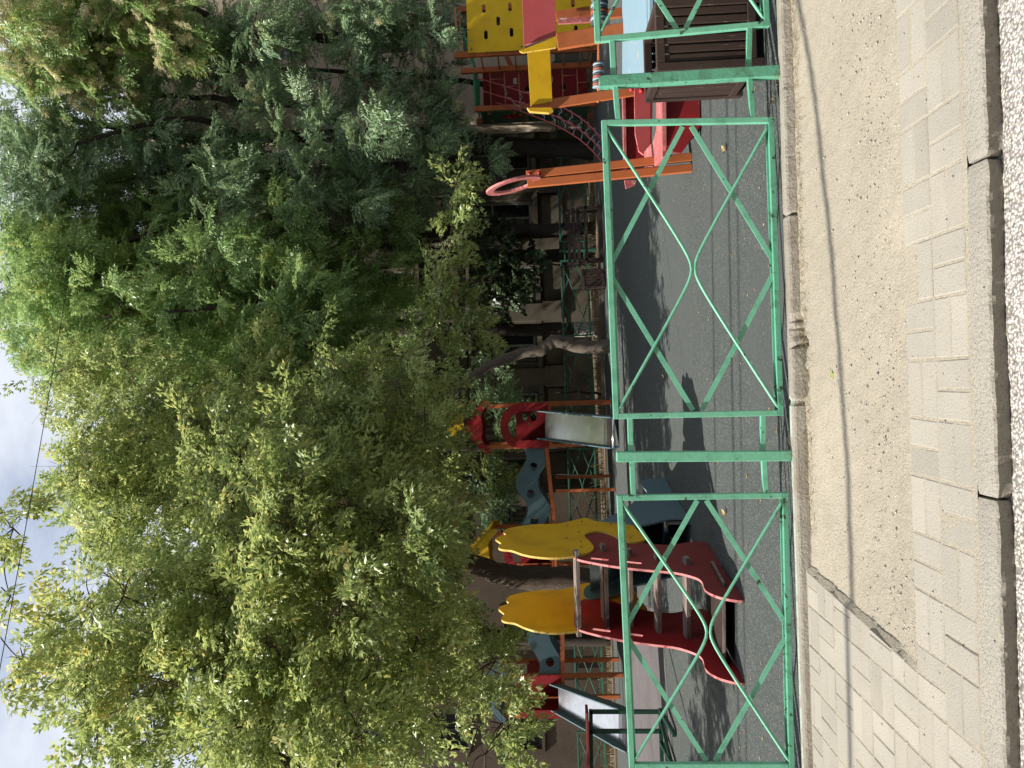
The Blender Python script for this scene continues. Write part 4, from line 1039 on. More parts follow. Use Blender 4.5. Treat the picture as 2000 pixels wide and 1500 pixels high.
rb_('side_board', [(1216, -30), (1218, 12), (1264, 9), (1264, -30)], 8.3, .03, 'pink_board', 'worn_edge')
hp = thing('hoop_post', tuple(G(1332, 315)), 'leaning pair of orange planks carrying a flat red ring on top', 'post')
Yh = 7.55
for (xt, yt, xb, yb, nm) in ((1028, 336, 1330, 309, 0), (1030, 353, 1322, 331, 1)):
    t0 = P(xt, yt + 6, Yh); b0 = P(xb, yb, Yh); b0 = t0 + (b0 - t0) * (t0.z / (t0.z - b0.z))
    mb = MB(); mb.beam(b0, t0, .05, .078, EX); mb.build('plank', 'orange', hp, bevel=.005)
mb = MB(); mb.beam(P(1080, 347, Yh + .02), P(1300, 327, Yh + .02), .03, .03, EX); mb.build('core_board', 'worn_pink', hp)
# ring, tilted
cen = P(1003, 362, Yh - .05); e1 = (P(956, 377, Yh - .10) - P(1062, 352, Yh + .0)); rl = e1.length / 2; e1.normalize()
e2 = (EX * -.02 - EY * 1.0); e2 = (e2 - e1 * e2.dot(e1)).normalized()
mb = MB(); mb.prism(oval(0, 0, rl, .25, 28), cen, e1, e2, .022, [oval(0, 0, rl - .075, .175, 28)]); mb.build('ring', ['worn_pink', 'worn_edge'], hp, bevel=.005)
mb = MB()
for x, y in ((1034, 340), (1053, 338)): p = P(x, y, Yh - .03); mb.tube([p + EX * .0, p - EY * .03], [.02, .016], 10)
mb.build('cap', 'red_cap', hp, smooth=True)
# ------------------------------------------------------------------ buildings behind
def facade(root, x0, x1, z1, Y, m, trim, cols, floors, ww, wh, fh, z_first, ornate=True, depth=8, gap=None, frame='white_frame', pil=None):
    ops = []
    for c in cols:
        for k in range(floors):
            ops.append((c - ww / 2, z_first + k * fh, c + ww / 2, z_first + k * fh + wh))
    xs = sorted({x0, x1} | {o[0] for o in ops} | {o[2] for o in ops}); zs = sorted({-0.3, z1} | {o[1] for o in ops} | {o[3] for o in ops})
    mb = MB(); rd = .22
    def inop(a, b_, c, d): return any(o[0] - 1e-6 <= a and c <= o[2] + 1e-6 and o[1] - 1e-6 <= b_ and d <= o[3] + 1e-6 for o in ops)
    for i in range(len(xs) - 1):
        for j in range(len(zs) - 1):
            a, b_, c, d = xs[i], zs[j], xs[i + 1], zs[j + 1]
            if not inop(a, b_, c, d): mb.add([(a, Y, b_), (c, Y, b_), (c, Y, d), (a, Y, d)], [(0, 1, 2, 3)])
    for a, b_, c, d in ops:
        mb.add([(a, Y, b_), (a, Y + rd, b_), (a, Y + rd, d), (a, Y, d)], [(0, 1, 2, 3)]); mb.add([(c, Y, b_), (c, Y + rd, b_), (c, Y + rd, d), (c, Y, d)], [(3, 2, 1, 0)])
        mb.add([(a, Y, d), (c, Y, d), (c, Y + rd, d), (a, Y + rd, d)], [(3, 2, 1, 0)]); mb.add([(a, Y, b_), (c, Y, b_), (c, Y + rd, b_), (a, Y + rd, b_)], [(0, 1, 2, 3)])
    mb.add([(x0, Y, -.3), (x0, Y + depth, -.3), (x0, Y + depth, z1), (x0, Y, z1)], [(3, 2, 1, 0)]); mb.add([(x1, Y, -.3), (x1, Y + depth, -.3), (x1, Y + depth, z1), (x1, Y, z1)], [(0, 1, 2, 3)])
    mb.add([(x0, Y, z1), (x1, Y, z1), (x1, Y + depth, z1), (x0, Y + depth, z1)], [(0, 1, 2, 3)]); mb.add([(x0, Y + depth, -.3), (x1, Y + depth, -.3), (x1, Y + depth, z1), (x0, Y + depth, z1)], [(3, 2, 1, 0)])
    mb.build('wall', m, root)
    for a, b_, c, d in ops:
        mb = MB(); f = .07; y0, y1 = Y + rd - .09, Y + rd - .02; xm = (a + c) / 2; zt = b_ + (d - b_) * .68
        for bx in ((a, b_, a + f, d), (c - f, b_, c, d), (a + f, b_, c - f, b_ + f), (a + f, d - f, c - f, d), (xm - .035, b_ + f, xm + .035, d - f)): mb.box((bx[0], y0, bx[1]), (bx[2], y1, bx[3]))
        for q0, q1 in ((a + f, xm - .035), (xm + .035, c - f)): mb.box((q0, y0 + .012, zt - .03), (q1, y1 - .012, zt + .03))
        wf = mb.build('window', frame, root)
        mb = MB(); mb.add([(a + f, y1 - .03, b_ + f), (c - f, y1 - .03, b_ + f), (c - f, y1 - .03, d - f), (a + f, y1 - .03, d - f)], [(0, 1, 2, 3)]); mb.build('pane', 'glass', wf)
        mb = MB()
        if ornate:
            mb.box((a - .24, Y - .07, b_ - .05), (a - .03, Y + .01, d + .02)); mb.box((c + .03, Y - .07, b_ - .05), (c + .24, Y + .01, d + .02))
            mb.box((a - .34, Y - .12, d + .022), (c + .34, Y + .01, d + .20)); mb.box((a - .44, Y - .24, d + .202), (c + .44, Y + .01, d + .30))
            mb.box((a - .32, Y - .16, b_ - .20), (c + .32, Y + .01, b_ - .052)); 
            mb.box((a - .12, Y - .05, b_ - .95), (c + .12, Y + .01, b_ - .32))
            mb.box((xm - .12, Y - .16, d + .03), (xm + .12, Y - .10, d + .28))
        else:
            mb.box((a - .08, Y - .09, b_ - .09), (c + .08, Y + .01, b_ - .002)); mb.box((a - .12, Y - .03, d + .01), (c + .12, Y + .01, d + .13))
        mb.build('surround', trim, wf)
    if ornate:
        for k in range(floors):
            zc = z_first + k * fh - 1.25
            if zc > .6: mb = MB(); mb.box((x0, Y - .17, zc - .14), (x1, Y + .01, zc + .02)); mb.box((x0, Y - .10, zc - .34), (x1, Y + .01, zc - .139)); mb.build('string_course', trim, root)
        mb = MB(); mb.box((x0, Y - .12, -.2), (x1, Y + .01, .80)); mb.box((x0, Y - .16, .797), (x1, Y + .01, .93)); mb.build('plinth', trim, root)
        mb = MB(); mb.box((x0 - .1, Y - .45, z1 - .025), (x1 + .1, Y + .01, z1 + .22)); mb.box((x0, Y - .28, z1 - .32), (x1, Y + .01, z1 - .022)); mb.build('cornice', trim, root)
    else:
        mb = MB(); mb.box((x0, Y - .06, -.2), (x1, Y + .01, .9)); mb.build('plinth', trim, root)
        mb = MB(); mb.box((x0 - .1, Y - .30, z1 - .1), (x1 + .1, Y + .01, z1 + .08)); mb.build('cornice', trim, root)
    if pil:
        for c in pil:
            mb = MB(); mb.box((c - .26, Y - .20, .94), (c + .26, Y + .01, z1 - .33)); mb.box((c - .32, Y - .24, .935), (c + .32, Y - .201, 1.5)); mb.build('pilaster', trim, root)
YF1 = 23.5
def bx(y, Y): return P(1100, y, Y).x
bA = thing('stone_building', (2, YF1, 0), 'old ornate stone apartment building with moulded windows, behind the trees at the centre', 'building')
xa, xb = bx(985, YF1), bx(232, YF1)
n = 6; cw = (xb - xa) / n; cols = [xa + cw * (i + .5) for i in range(n)]
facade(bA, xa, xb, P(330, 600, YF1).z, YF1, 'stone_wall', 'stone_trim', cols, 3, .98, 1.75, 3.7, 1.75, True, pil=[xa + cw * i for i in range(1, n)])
YR = 22.2
bB = thing('stucco_building', (10, YR, 0), 'tall beige roughcast building at the right, behind the climbing frame', 'building')
xr0 = bx(228, YR); facade(bB, xr0, xr0 + 14, P(265, 200, YR).z, YR, 'stucco', 'stone_trim', [xr0 + 2.6 + 2.9 * i for i in range(4)], 4, 1.0, 1.5, 3.2, 1.9, False)
YLb = 21.8
bC = thing('stucco_building', (-11, YLb, 0), 'brown roughcast building with dark framed windows behind the blue wavy panels, left', 'building')
xl1_ = bx(962, YLb)
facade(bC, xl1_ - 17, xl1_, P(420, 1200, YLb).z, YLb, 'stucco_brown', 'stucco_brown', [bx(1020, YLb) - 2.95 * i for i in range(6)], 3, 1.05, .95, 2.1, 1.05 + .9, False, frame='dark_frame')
for i in (1, 3):
    x_ = bx(1020, YLb) - 2.95 * i - 1.4; mb = MB(); mb.tube([Vector((x_, YLb - .2, .3)), Vector((x_, YLb - .2, 6.2))], .06, 8); mb.build('drain_pipe', 'stone_trim', bC, smooth=True)
# unseen house added across the street, behind the camera, to shade the skylight
bD = thing('unseen_house', (0, -7.5, 0), 'plain plastered unseen house added across the street, behind the camera, to shade the skylight', 'building')
mb = MB(); mb.box((-26, -14, -.3), (26, -7.5, 13.5)); mb.build('wall', 'stone_trim', bD)
for k in range(3):
    for i in range(12):
        x_ = -22 + i * 4.0; z_ = 1.4 + k * 4.0; mb = MB(); mb.box((x_ - .6, -7.52, z_), (x_ + .6, -7.46, z_ + 2)); wf = mb.build('window', 'white_frame', bD)
        mb = MB(); mb.add([(x_ - .5, -7.45, z_ + .1), (x_ + .5, -7.45, z_ + .1), (x_ + .5, -7.45, z_ + 1.9), (x_ - .5, -7.45, z_ + 1.9)], [(3, 2, 1, 0)]); mb.build('pane', 'glass', wf)

# ------------------------------------------------------------------ foliage
def compound(g, L_, pairs, ll, lw, ang, term=True, curl=.25):
    V = []
    for j in range(pairs):
        t_ = .22 + .74 * j / max(1, pairs - 1) if pairs > 1 else .6
        px = L_ * t_; pz = -curl * L_ * t_ * t_
        env = .70 + .45 * math.sin(math.pi * (t_ * .85 + .1))
        for s in (1, -1):
            a = s * (ang + g.normal(0, .14)); d = np.array([math.cos(a), math.sin(a), g.normal(-.32, .25)]); d /= np.linalg.norm(d)
            pe = np.array([-math.sin(a), math.cos(a), g.normal(0, .35)]); pe /= np.linalg.norm(pe)
            l = ll * env * g.uniform(.82, 1.12); wd = lw * env * g.uniform(.85, 1.1)
            b_ = np.array([px, s * .004, pz]); m_ = b_ + d * l * .42
            V.append([b_, m_ + pe * wd / 2 + [0, 0, .18 * wd], b_ + d * l + [0, 0, -.16 * l], m_ - pe * wd / 2 + [0, 0, .18 * wd]])
    if term:
        b_ = np.array([L_ * .97, 0, -curl * L_]); d = np.array([.95, g.normal(0, .15), -.3]); l = ll * 1.05
        V.append([b_, b_ + d * l * .42 + [0, lw / 2, .15 * lw], b_ + d * l, b_ + d * l * .42 + [0, -lw / 2, .15 * lw]])
    return np.array(V)
def rotm(d, up, roll=0):
    d = d / np.linalg.norm(d); s = np.cross(up, d); s /= max(1e-6, np.linalg.norm(s)); u = np.cross(d, s)
    c, sn = math.cos(roll), math.sin(roll)
    return np.stack([d, s * c + u * sn, -s * sn + u * c], 1)
def spray(g, kind):
    out_ = []
    n_, Lt = {'maple': (12, .36), 'ail': (7, .30), 'fine': (9, .30), 'round': (12, .28), 'seed': (26, .20)}[kind]
    for i in range(n_):
        t_ = .12 + .88 * (i + .5) / n_; p = np.array([Lt * t_, 0, -.10 * Lt * t_ * t_])
        az = (1 if i % 2 else -1) * g.uniform(.45, 1.25) * (1.15 - .75 * t_)
        if i == n_ - 1: az *= .2
        d = np.array([math.cos(az), math.sin(az), g.normal(.05, .30)])
        if kind == 'maple': c = compound(g, .135, 2, .088, .038, .75, curl=.55)
        elif kind == 'ail': c = compound(g, .36, 8, .090, .030, 1.12, curl=.38)
        elif kind == 'fine': c = compound(g, .27, 7, .070, .026, 1.10, curl=.40)
        elif kind == 'round': c = compound(g, .06, 1, .07, .06, .6, curl=.3)
        else:
            c = compound(g, .07, 3, .032, .016, 1.0, curl=.2); d = np.array([math.cos(az), math.sin(az), g.normal(0, .8)])
        M_ = rotm(d, np.array([0, 0, 1.0]), g.normal(0, .25))
        out_.append(c.reshape(-1, 3) @ M_.T + p)
    return np.concatenate(out_)
gt = np.random.default_rng(77)
SPR = {k: [spray(gt, k) for _ in range(5)] for k in ('maple', 'ail', 'fine', 'round', 'seed')}
def leaves(name, pos, dirs, scl, kind, m, root, g, tintc=None, tspread=.22):
    VV, TT = [], []
    var = g.integers(0, 5, len(pos))
    up = np.array([0, 0, 1.0])
    for v in range(5):
        ii = np.where(var == v)[0]
        if not len(ii): continue
        T_ = SPR[kind][v]; D = dirs[ii] / np.linalg.norm(dirs[ii], axis=1, keepdims=True)
        U = up[None] + g.normal(0, .55, (len(ii), 3)); Sd = np.cross(U, D); Sd /= np.maximum(1e-6, np.linalg.norm(Sd, axis=1, keepdims=True)); U2 = np.cross(D, Sd)
        Mx = np.stack([D, Sd, U2], -1) * scl[ii][:, None, None]
        VV.append((np.einsum('nij,kj->nki', Mx, T_) + pos[ii][:, None, :]).reshape(-1, 3))
        nl = len(T_) // 4
        tc_ = (tintc[ii] if tintc is not None else np.full(len(ii), .5))[:, None] + g.normal(0, .10, (len(ii), 1)) + g.normal(0, tspread, (len(ii), nl)) + (g.random((len(ii), nl)) > .993) * .5
        TT.append(np.clip(tc_, 0, 1).reshape(-1))
    V = np.concatenate(VV); T2 = np.concatenate(TT)
    me = quick_mesh(name, V, np.arange(len(V)), 4, T2)
    return link_mesh(me, name, m, root)
def tri_twigs(A, B, r):                       # many thin straight twigs as 3-sided sticks
    D = B - A; D /= np.maximum(1e-6, np.linalg.norm(D, axis=1, keepdims=True))
    X = np.cross(D, np.array([.3, .5, .81])); X /= np.maximum(1e-6, np.linalg.norm(X, axis=1, keepdims=True)); Y_ = np.cross(D, X)
    vs = []
    for base, rr in ((A, r), (B, r * .5)):
        for k in range(3):
            a = 2.094 * k; vs.append(base + (X * math.cos(a) + Y_ * math.sin(a)) * (rr if np.isscalar(rr) else rr[:, None]))
    V = np.stack(vs, 1).reshape(-1, 3); n_ = len(A); o = np.arange(n_)[:, None] * 6
    F = np.concatenate([o + np.array([k, (k + 1) % 3, 3 + (k + 1) % 3, 3 + k]) for k in range(3)], 1).reshape(-1)
    return V, F
def tree(name, label, stems, blobs, kind, leafm, barkm, seed, group=None, dens=1.0, lscale=1.0, seeds=None, tint0=.5, bare=0, dry=0, white=None, cat='tree'):
    """stems: lists of (point, radius); blobs: (centre, radius)"""
    g = np.random.default_rng(seed)
    base = stems[0][0][0]
    root = thing(name, (base.x, base.y, 0), label, cat, group)
    wood = MB(); nodes = []; limbs = []
    for st in stems:
        path = spline([tuple(p) for p, r in st], False, 6); rad = np.interp(np.linspace(0, len(st) - 1, len(path)), range(len(st)), [r for p, r in st])
        k_ = np.arange(len(path)); rad = rad * (1 + .05 * np.sin(k_ * 2.1 + seed) + .03 * np.sin(k_ * 5.3))
        path = [Vector(p) + Vector((g.normal(0, .012), g.normal(0, .012), 0)) for p in path]
        limbs.append((path, rad))
        for p, r in zip(path[len(path) // 4:], rad[len(path) // 4:]): nodes.append((np.array(p), r))
    for path, rad in limbs: wood.tube(path, list(rad), 12, wob=.10)
    if white:
        wt = [i for i, p in enumerate(limbs[0][0]) if p.z < white]
    SP, SDR, SC, TC = [], [], [], []; TA, TBv, TR = [], [], []
    order = sorted(range(len(blobs)), key=lambda i: min(np.linalg.norm(np.array(blobs[i][0]) - n_[0]) for n_ in nodes))
    for bi in order:
        c, br = np.array(blobs[bi][0]), blobs[bi][1]
        if len(nodes):
            ds = [np.linalg.norm(c - n_[0]) + max(0, n_[0][2] - c[2]) * .9 - n_[1] * 2 for n_ in nodes]; j = int(np.argmin(ds)); n0, r0 = nodes[j]
        L_ = np.linalg.norm(c - n0)
        r1 = min(r0 * .55, .012 + .016 * L_); mid = (n0 + c) / 2 + np.array([g.normal(0, .1), g.normal(0, .1), .10 + g.normal(0, .07)]) * L_
        q1 = n0 + (mid - n0) * .5 + g.normal(0, .05, 3) * L_; 
        pth = spline([tuple(n0), tuple(q1), tuple(mid), tuple(c)], False, 4); rr = np.linspace(r1, .010, len(pth))
        wood.tube([Vector(p) for p in pth], list(rr), 6, caps=False)
        for p, r in list(zip(pth, rr))[4:]: nodes.append((np.array(p), r))
        ns = max(3, int(6 * br / .8)); pts = []
        for k in range(ns):
            d = g.normal(0, 1, 3); d /= np.linalg.norm(d); d[2] = d[2] * .75 + .05
            e = c + d * br * g.uniform(.75, 1.1); m_ = (c + e) / 2 + g.normal(0, .10, 3) * br
            sp = spline([tuple(c - (e - c) * .0), tuple(m_), tuple(e)], False, 4)
            wood.tube([Vector(p) for p in sp], list(np.linspace(.010, .004, len(sp))), 4, caps=False)
            for p in sp[2:]: pts.append(np.array(p))
        nsp = max(8, int(dens * 46 * (br / .85) ** 1.9))
        bt = tint0 + g.normal(0, .10)
        for k in range(nsp):
            d = g.normal(0, 1, 3); d /= np.linalg.norm(d)
            p = c + d * br * g.uniform(.25, 1.08) ** .6 * np.array([1, 1, .85])
            dist = [np.sum((p - q) ** 2) for q in pts]; q = pts[int(np.argmin(dist))]
            TA.append(q); TBv.append(p); TR.append(.0035)
            dr = (p - c) / br + g.normal(0, .45, 3) + np.array([0, 0, -.38]); SP.append(p); SDR.append(dr); SC.append(lscale * g.uniform(.75, 1.2)); TC.append(bt)
    for k in range(bare):                                        # leafless twigs poking out
        n0 = nodes[g.integers(len(nodes) // 2, len(nodes))][0]; d = g.normal(0, 1, 3); d[2] = abs(d[2]) * .6; d /= np.linalg.norm(d)
        e = n0 + d * g.uniform(.5, 1.1); TA.append(n0); TBv.append(e); TR.append(.007)
        for s in range(4): a = n0 + (e - n0) * g.uniform(.3, .9); TA.append(a); TBv.append(a + (d + g.normal(0, .6, 3)) * .3); TR.append(.004)
    me = wood.mesh('trunk')
    wo = link_mesh(me, 'trunk', [barkm, 'whitewash'] if white else barkm, root, smooth=True)
    if white:
        zc = np.array([np.mean([me.vertices[v].co.z for v in p.vertices]) for p in me.polygons]); nst = (len(limbs[0][0]) - 1) * 12
        mi = np.zeros(len(zc), np.int32); mi[:nst] = (zc[:nst] < white).astype(np.int32); me.polygons.foreach_set('material_index', mi)
    V, F = tri_twigs(np.array(TA), np.array(TBv), np.array(TR))
    link_mesh(quick_mesh('twigs', V, F, 4), 'twigs', 'twig_wood', root)
    SP, SDR, SC, TC = map(np.array, (SP, SDR, SC, TC))
    if len(SP):
        leaves('crown', SP, SDR, SC, kind, leafm, root, g, TC)
    if seeds is not None:
        ii = np.repeat(np.arange(len(SP)), 2)[g.random(2 * len(SP)) < seeds / 2]
        leaves('seed_clusters', SP[ii] + g.normal(0, .14, (len(ii), 3)), SDR[ii], SC[ii] * 1.35, 'seed', 'seed_leaf', root, g)
    return root
def stem(pts, rs, ground=None):
    if ground is None: ground = pts[0][0] > 1140
   # pixels and distances to world points with radii
    o = []
    for i, (x, y, Y) in enumerate(pts):
        p = P(x, y, Y)
        if i == 0 and ground: p.z = -.05
        elif i and len(pts) > 4: p = p + Vector((math.sin(i * 2.3 + pts[0][1]) * .055, math.sin(i * 1.7 + pts[0][1] * 2) * .055, 0))
        o.append((p, rs[0] + (rs[1] - rs[0]) * i / (len(pts) - 1)))
    return o
SKY = ([-400, 640, 690, 760, 870, 940, 990, 1080, 1120, 1180, 1250, 1330, 1390, 1450, 1500, 1700], [-400, -60, 15, 60, 68, 70, 95, 138, 110, 95, 55, 65, 85, 115, 112, 130])
def region(g, x, y, rx, ry, y0, y1, n, r0=.6, r1=.95):
    o = []; tr = 0
    while len(o) < n and tr < 4000:
        tr += 1
        a, b_ = g.uniform(-1, 1, 2)
        if a * a + b_ * b_ <= 1:
            Y_ = g.uniform(y0, y1); r_ = g.uniform(r0, r1); px, py = x + a * rx, y + b_ * ry; rp = r_ * 1500 / Y_ * 1.18
            if min(px - rp - np.interp(py, *SKY), px - rp * .75 - np.interp(py - rp * .7, *SKY), px - rp * .75 - np.interp(py + rp * .7, *SKY)) > 0 or py < 560:
                o.append((tuple(P(px, py, Y_)), r_))
    return o
gb_ = np.random.default_rng(42)
def regs(*rs): return [b_ for r in rs for b_ in region(gb_, *r)]

# near tree standing left of the picture, its crown hanging in
B1 = regs((330, 1300, 260, 190, 9.5, 12, 26, .5, .85), (140, 1290, 80, 200, 9.5, 12, 14, .3, .5), (600, 1330, 230, 170, 9.0, 11.5, 17, .5, .78), (790, 1290, 60, 80, 9.5, 11.5, 4, .3, .45), (765, 1440, 80, 80, 9.5, 12, 6, .4, .55), (900, 1290, 80, 110, 10.5, 13, 7, .35, .5), (960, 1440, 35, 70, 9.5, 11, 4, .22, .32))
B1 += [((-6.3 + gb_.uniform(-.9, .9), 6.6 + gb_.uniform(-.8, .8), 4.1 + gb_.uniform(-.7, .8)), gb_.uniform(.5, .7)) for _ in range(7)]
B1 += [(tuple(P(x, y, 9.4)), .22) for x, y in ((8, 1010), (26, 1032), (20, 1165), (42, 1290), (12, 1345))]
tree('maple_tree', 'big ash leaved maple at the left edge with dense yellow green crown nearest the camera', [[(Vector((-6.6, 10.2, -.05)), .24), (Vector((-6.5, 10.2, 2.2)), .2), (Vector((-6.2, 10.1, 4.0)), .16), (Vector((-5.6, 10.0, 5.2)), .09), (Vector((-5.1, 9.9, 6.0)), .04)],
     [(Vector((-6.45, 10.2, 2.6)), .12), (Vector((-5.6, 9.6, 4.0)), .09), (Vector((-4.2, 9.4, 5.2)), .05)]], B1, 'maple', 'maple_leaf', 'bark', 1, 'maple trees', tint0=.48, dens=.86, bare=14)
# leaning maple behind the toddler slide
B2 = regs((150, 960, 90, 170, 12, 15, 12, .35, .55), (320, 980, 230, 190, 12, 15, 24), (600, 1020, 240, 160, 9.4, 13.5, 26, .55, .85), (790, 1060, 60, 80, 8.9, 10.5, 7, .3, .45), (170, 880, 90, 110, 13, 16, 8), (780, 960, 70, 80, 12, 14.5, 4, .45, .6), (840, 1180, 60, 110, 12, 13.5, 6, .4, .6))
tree('maple_tree', 'leaning brown maple trunk with large crown behind the yellow hand shaped slide panels', [stem([(1215, 1150, 14.0), (1100, 1137, 14.0), (1000, 1120, 14.0), (900, 1098, 13.8), (800, 1080, 13.6), (650, 1040, 13.3), (500, 1000, 13), (330, 970, 12.8)], (.27, .05)),
     stem([(800, 1080, 13.6), (700, 1110, 13.4), (560, 1130, 13.2)], (.10, .05))], B2, 'maple', 'maple_leaf', 'bark', 2, 'maple trees', tint0=.45, bare=34, dens=.88)
# curved trunk at the centre
B3 = regs((640, 830, 190, 130, 11.5, 17, 20), (420, 800, 150, 120, 15, 19, 13), (200, 780, 130, 70, 15, 18, 8), (760, 730, 90, 70, 15.5, 17.5, 4, .45, .6), (790, 900, 50, 70, 15, 17, 3, .4, .55))
B3 += [(tuple(P(x, y, 13.5)), r) for x, y, r in ((893, 352, .16), (880, 405, .15), (890, 450, .2), (872, 490, .26), (850, 525, .2), (880, 560, .28), (850, 585, .26), (905, 600, .2), (855, 632, .26), (885, 640, .2), (922, 645, .18))]
tree('maple_tree', 'curved grey brown trunk bending left at the centre of the yard, with drooping lit branch', [stem([(1195, 676, 17.2), (1130, 675, 17.2), (1085, 671, 17.2), (1055, 678, 17.1), (1010, 695, 17), (940, 725, 16.8), (880, 762, 16.6), (820, 800, 16.5), (700, 830, 16.5), (500, 830, 16.5)], (.165, .06)),
     stem([(700, 700, 15), (800, 690, 14), (850, 632, 13.6), (865, 540, 13.5), (880, 460, 13.5), (893, 350, 13.5)], (.03, .006))], B3, 'maple', 'maple_leaf', 'bark_pale', 3, 'maple trees', tint0=.45, bare=14, dens=.9)
# ailanthus trees of the middle
B4 = regs((200, 560, 210, 150, 17, 21, 28, .7, 1.05), (470, 610, 170, 110, 15.5, 18.5, 15, .6, .9), (590, 520, 90, 100, 16, 18.5, 8, .5, .75), (640, 660, 60, 60, 15.5, 17, 4, .5, .7), (60, 560, 60, 150, 17, 20, 9, .5, .8), (760, 560, 90, 120, 17.5, 20, 8, .4, .6), (620, 440, 130, 70, 17, 20, 5, .4, .6))
tree('ailanthus_tree', 'tall dark stemmed tree with bright yellow green feathery leaves, right of the centre gap', [stem([(1162, 448, 20.3), (1000, 448, 20.3), (850, 455, 20.3), (650, 462, 20), (480, 462, 19.8), (380, 472, 19.5), (230, 520, 19), (100, 550, 19)], (.2, .05)),
     stem([(650, 462, 20), (520, 500, 19.5), (400, 560, 18.8), (200, 620, 18.5)], (.1, .05)), stem([(480, 462, 19.8), (370, 430, 18.8), (250, 470, 18), (120, 480, 17.6)], (.09, .04)), stem([(700, 460, 20), (600, 540, 18.4), (480, 590, 17), (330, 610, 16.4)], (.08, .03))], B4, 'ail', 'ailanthus_leaf', 'bark_dark', 4, 'feathery leaved trees', dens=.8, lscale=1.1, bare=16)
B4b = regs((300, 690, 160, 70, 19, 22, 10), (560, 700, 100, 60, 19, 21, 5))
tree('ailanthus_tree', 'slim tree with whitewashed trunk foot beside the curved trunk', [stem([(1156, 642, 21), (1100, 643, 21), (900, 640, 21), (700, 632, 21), (450, 650, 20.5), (300, 680, 20.5)], (.22, .06))], B4b, 'fine', 'ailanthus_leaf', 'bark_dark', 5, 'feathery leaved trees', dens=.7, lscale=1.15, white=.66)
B4c = regs((250, 420, 140, 60, 19, 22, 7))
tree('ailanthus_tree', 'thin dark twin trunk just behind the far park bench', [stem([(1160, 497, 21), (1050, 500, 21), (900, 490, 21), (700, 485, 20.8), (450, 470, 20.5), (300, 430, 20.5)], (.2, .05)),
     stem([(900, 490, 21), (760, 520, 20.6), (620, 540, 20.3)], (.09, .03))], B4c, 'fine', 'ailanthus_leaf', 'bark_dark', 6, 'feathery leaved trees', dens=.7, lscale=1.15)
B5 = regs((200, 300, 190, 105, 18, 21.5, 19, .5, .85), (540, 310, 150, 70, 17, 20, 8, .35, .6), (420, 400, 90, 60, 17, 20, 5, .45, .7), (715, 270, 30, 35, 15.5, 16.5, 2, .35, .45), (640, 370, 110, 50, 17, 20, 5, .4, .6), (790, 330, 110, 90, 17, 20.5, 9, .3, .5), (60, 300, 60, 130, 17.5, 20, 8, .5, .8), (640, 250, 150, 60, 17, 20, 5, .3, .5), (880, 320, 60, 70, 17.5, 20, 4, .3, .42))
tree('ailanthus_tree', 'dark multi stemmed tree with blue green feathery leaves at the building corner', [stem([(1158, 292, 20), (1000, 282, 20), (880, 268, 20), (700, 262, 20), (480, 268, 20), (350, 276, 20), (250, 250, 19.8), (100, 230, 19.5)], (.26, .06)),
     stem([(480, 268, 20), (330, 330, 19.5), (180, 360, 19.5)], (.12, .05)), stem([(1000, 282, 20), (900, 300, 19.6), (820, 330, 19.4)], (.10, .04)), stem([(700, 262, 20), (560, 205, 19.6), (420, 195, 19.2), (310, 180, 18.9), (200, 200, 18.7)], (.10, .04)), stem([(480, 268, 20), (400, 235, 19), (300, 240, 18.4), (150, 280, 18)], (.09, .04))], B5, 'ail', 'deep_leaf', 'bark_dark', 7, 'feathery leaved trees', dens=.8, lscale=1.1, bare=18)
B6 = regs((110, 70, 120, 90, 16.5, 20, 13, .6, .9), (260, 20, 130, 60, 16.5, 20, 8, .6, .85), (170, 160, 80, 30, 17, 19, 4, .5, .7))
tree('ailanthus_tree', 'grey trunk with cream yellow seed clusters at the far right of the picture', [stem([(1166, 50, 19.2), (1000, 57, 19.2), (890, 60, 19.2), (780, 62, 19.2), (650, 76, 19.2), (560, 62, 19.2), (450, 70, 19), (330, 75, 18.8), (200, 70, 18.5)], (.20, .06)),
     stem([(480, 66, 19), (420, 105, 18.8), (330, 118, 18.6), (220, 110, 18.4)], (.09, .04)), stem([(450, 70, 19), (400, 25, 18.6), (300, 0, 18.3)], (.10, .05))], B6, 'ail', 'ailanthus_leaf', 'bark_dark', 8, 'feathery leaved trees', dens=.75, lscale=1.05, seeds=1.9)
B7 = regs((560, 130, 170, 110, 18, 20.5, 11, .28, .5), (760, 130, 110, 120, 18, 20.5, 9, .28, .48), (700, 40, 180, 50, 17, 19.5, 9, .3, .48), (430, 140, 130, 100, 17.5, 20.5, 16, .28, .5), (560, 60, 120, 60, 17, 20, 8, .3, .45), (830, 200, 70, 40, 18, 20, 4, .35, .5), (830, 20, 50, 50, 18.3, 20, 5, .4, .55))
tree('ailanthus_tree', 'sparse dark leaved young tree hanging over the beige roughcast wall', [stem([(1164, 165, 20.6), (1000, 168, 20.6), (850, 150, 20.5), (650, 140, 20.2), (500, 130, 20)], (.09, .04))], B7, 'ail', 'deep_leaf', 'bark_dark', 9, 'feathery leaved trees', dens=.62, lscale=1.05, seeds=.12, bare=22)
B8 = regs((500, 1220, 200, 150, 16, 20, 14), (820, 1260, 80, 90, 16.5, 19.5, 4, .5, .7))
tree('maple_tree', 'straight dark trunk before the brown building between the two blue wavy panels', [stem([(1190, 1247, 20), (1040, 1246, 20), (930, 1240, 20), (800, 1245, 19.6), (600, 1230, 19)], (.2, .06))], B8, 'maple', 'maple_leaf', 'bark_dark', 10, 'maple trees', tint0=.35, dens=.7, lscale=1.15)
B9 = regs((500, 860, 170, 90, 18.5, 21.5, 8), (820, 870, 90, 60, 19, 21, 4, .4, .6), (960, 900, 50, 60, 19, 20.5, 3, .4, .5))
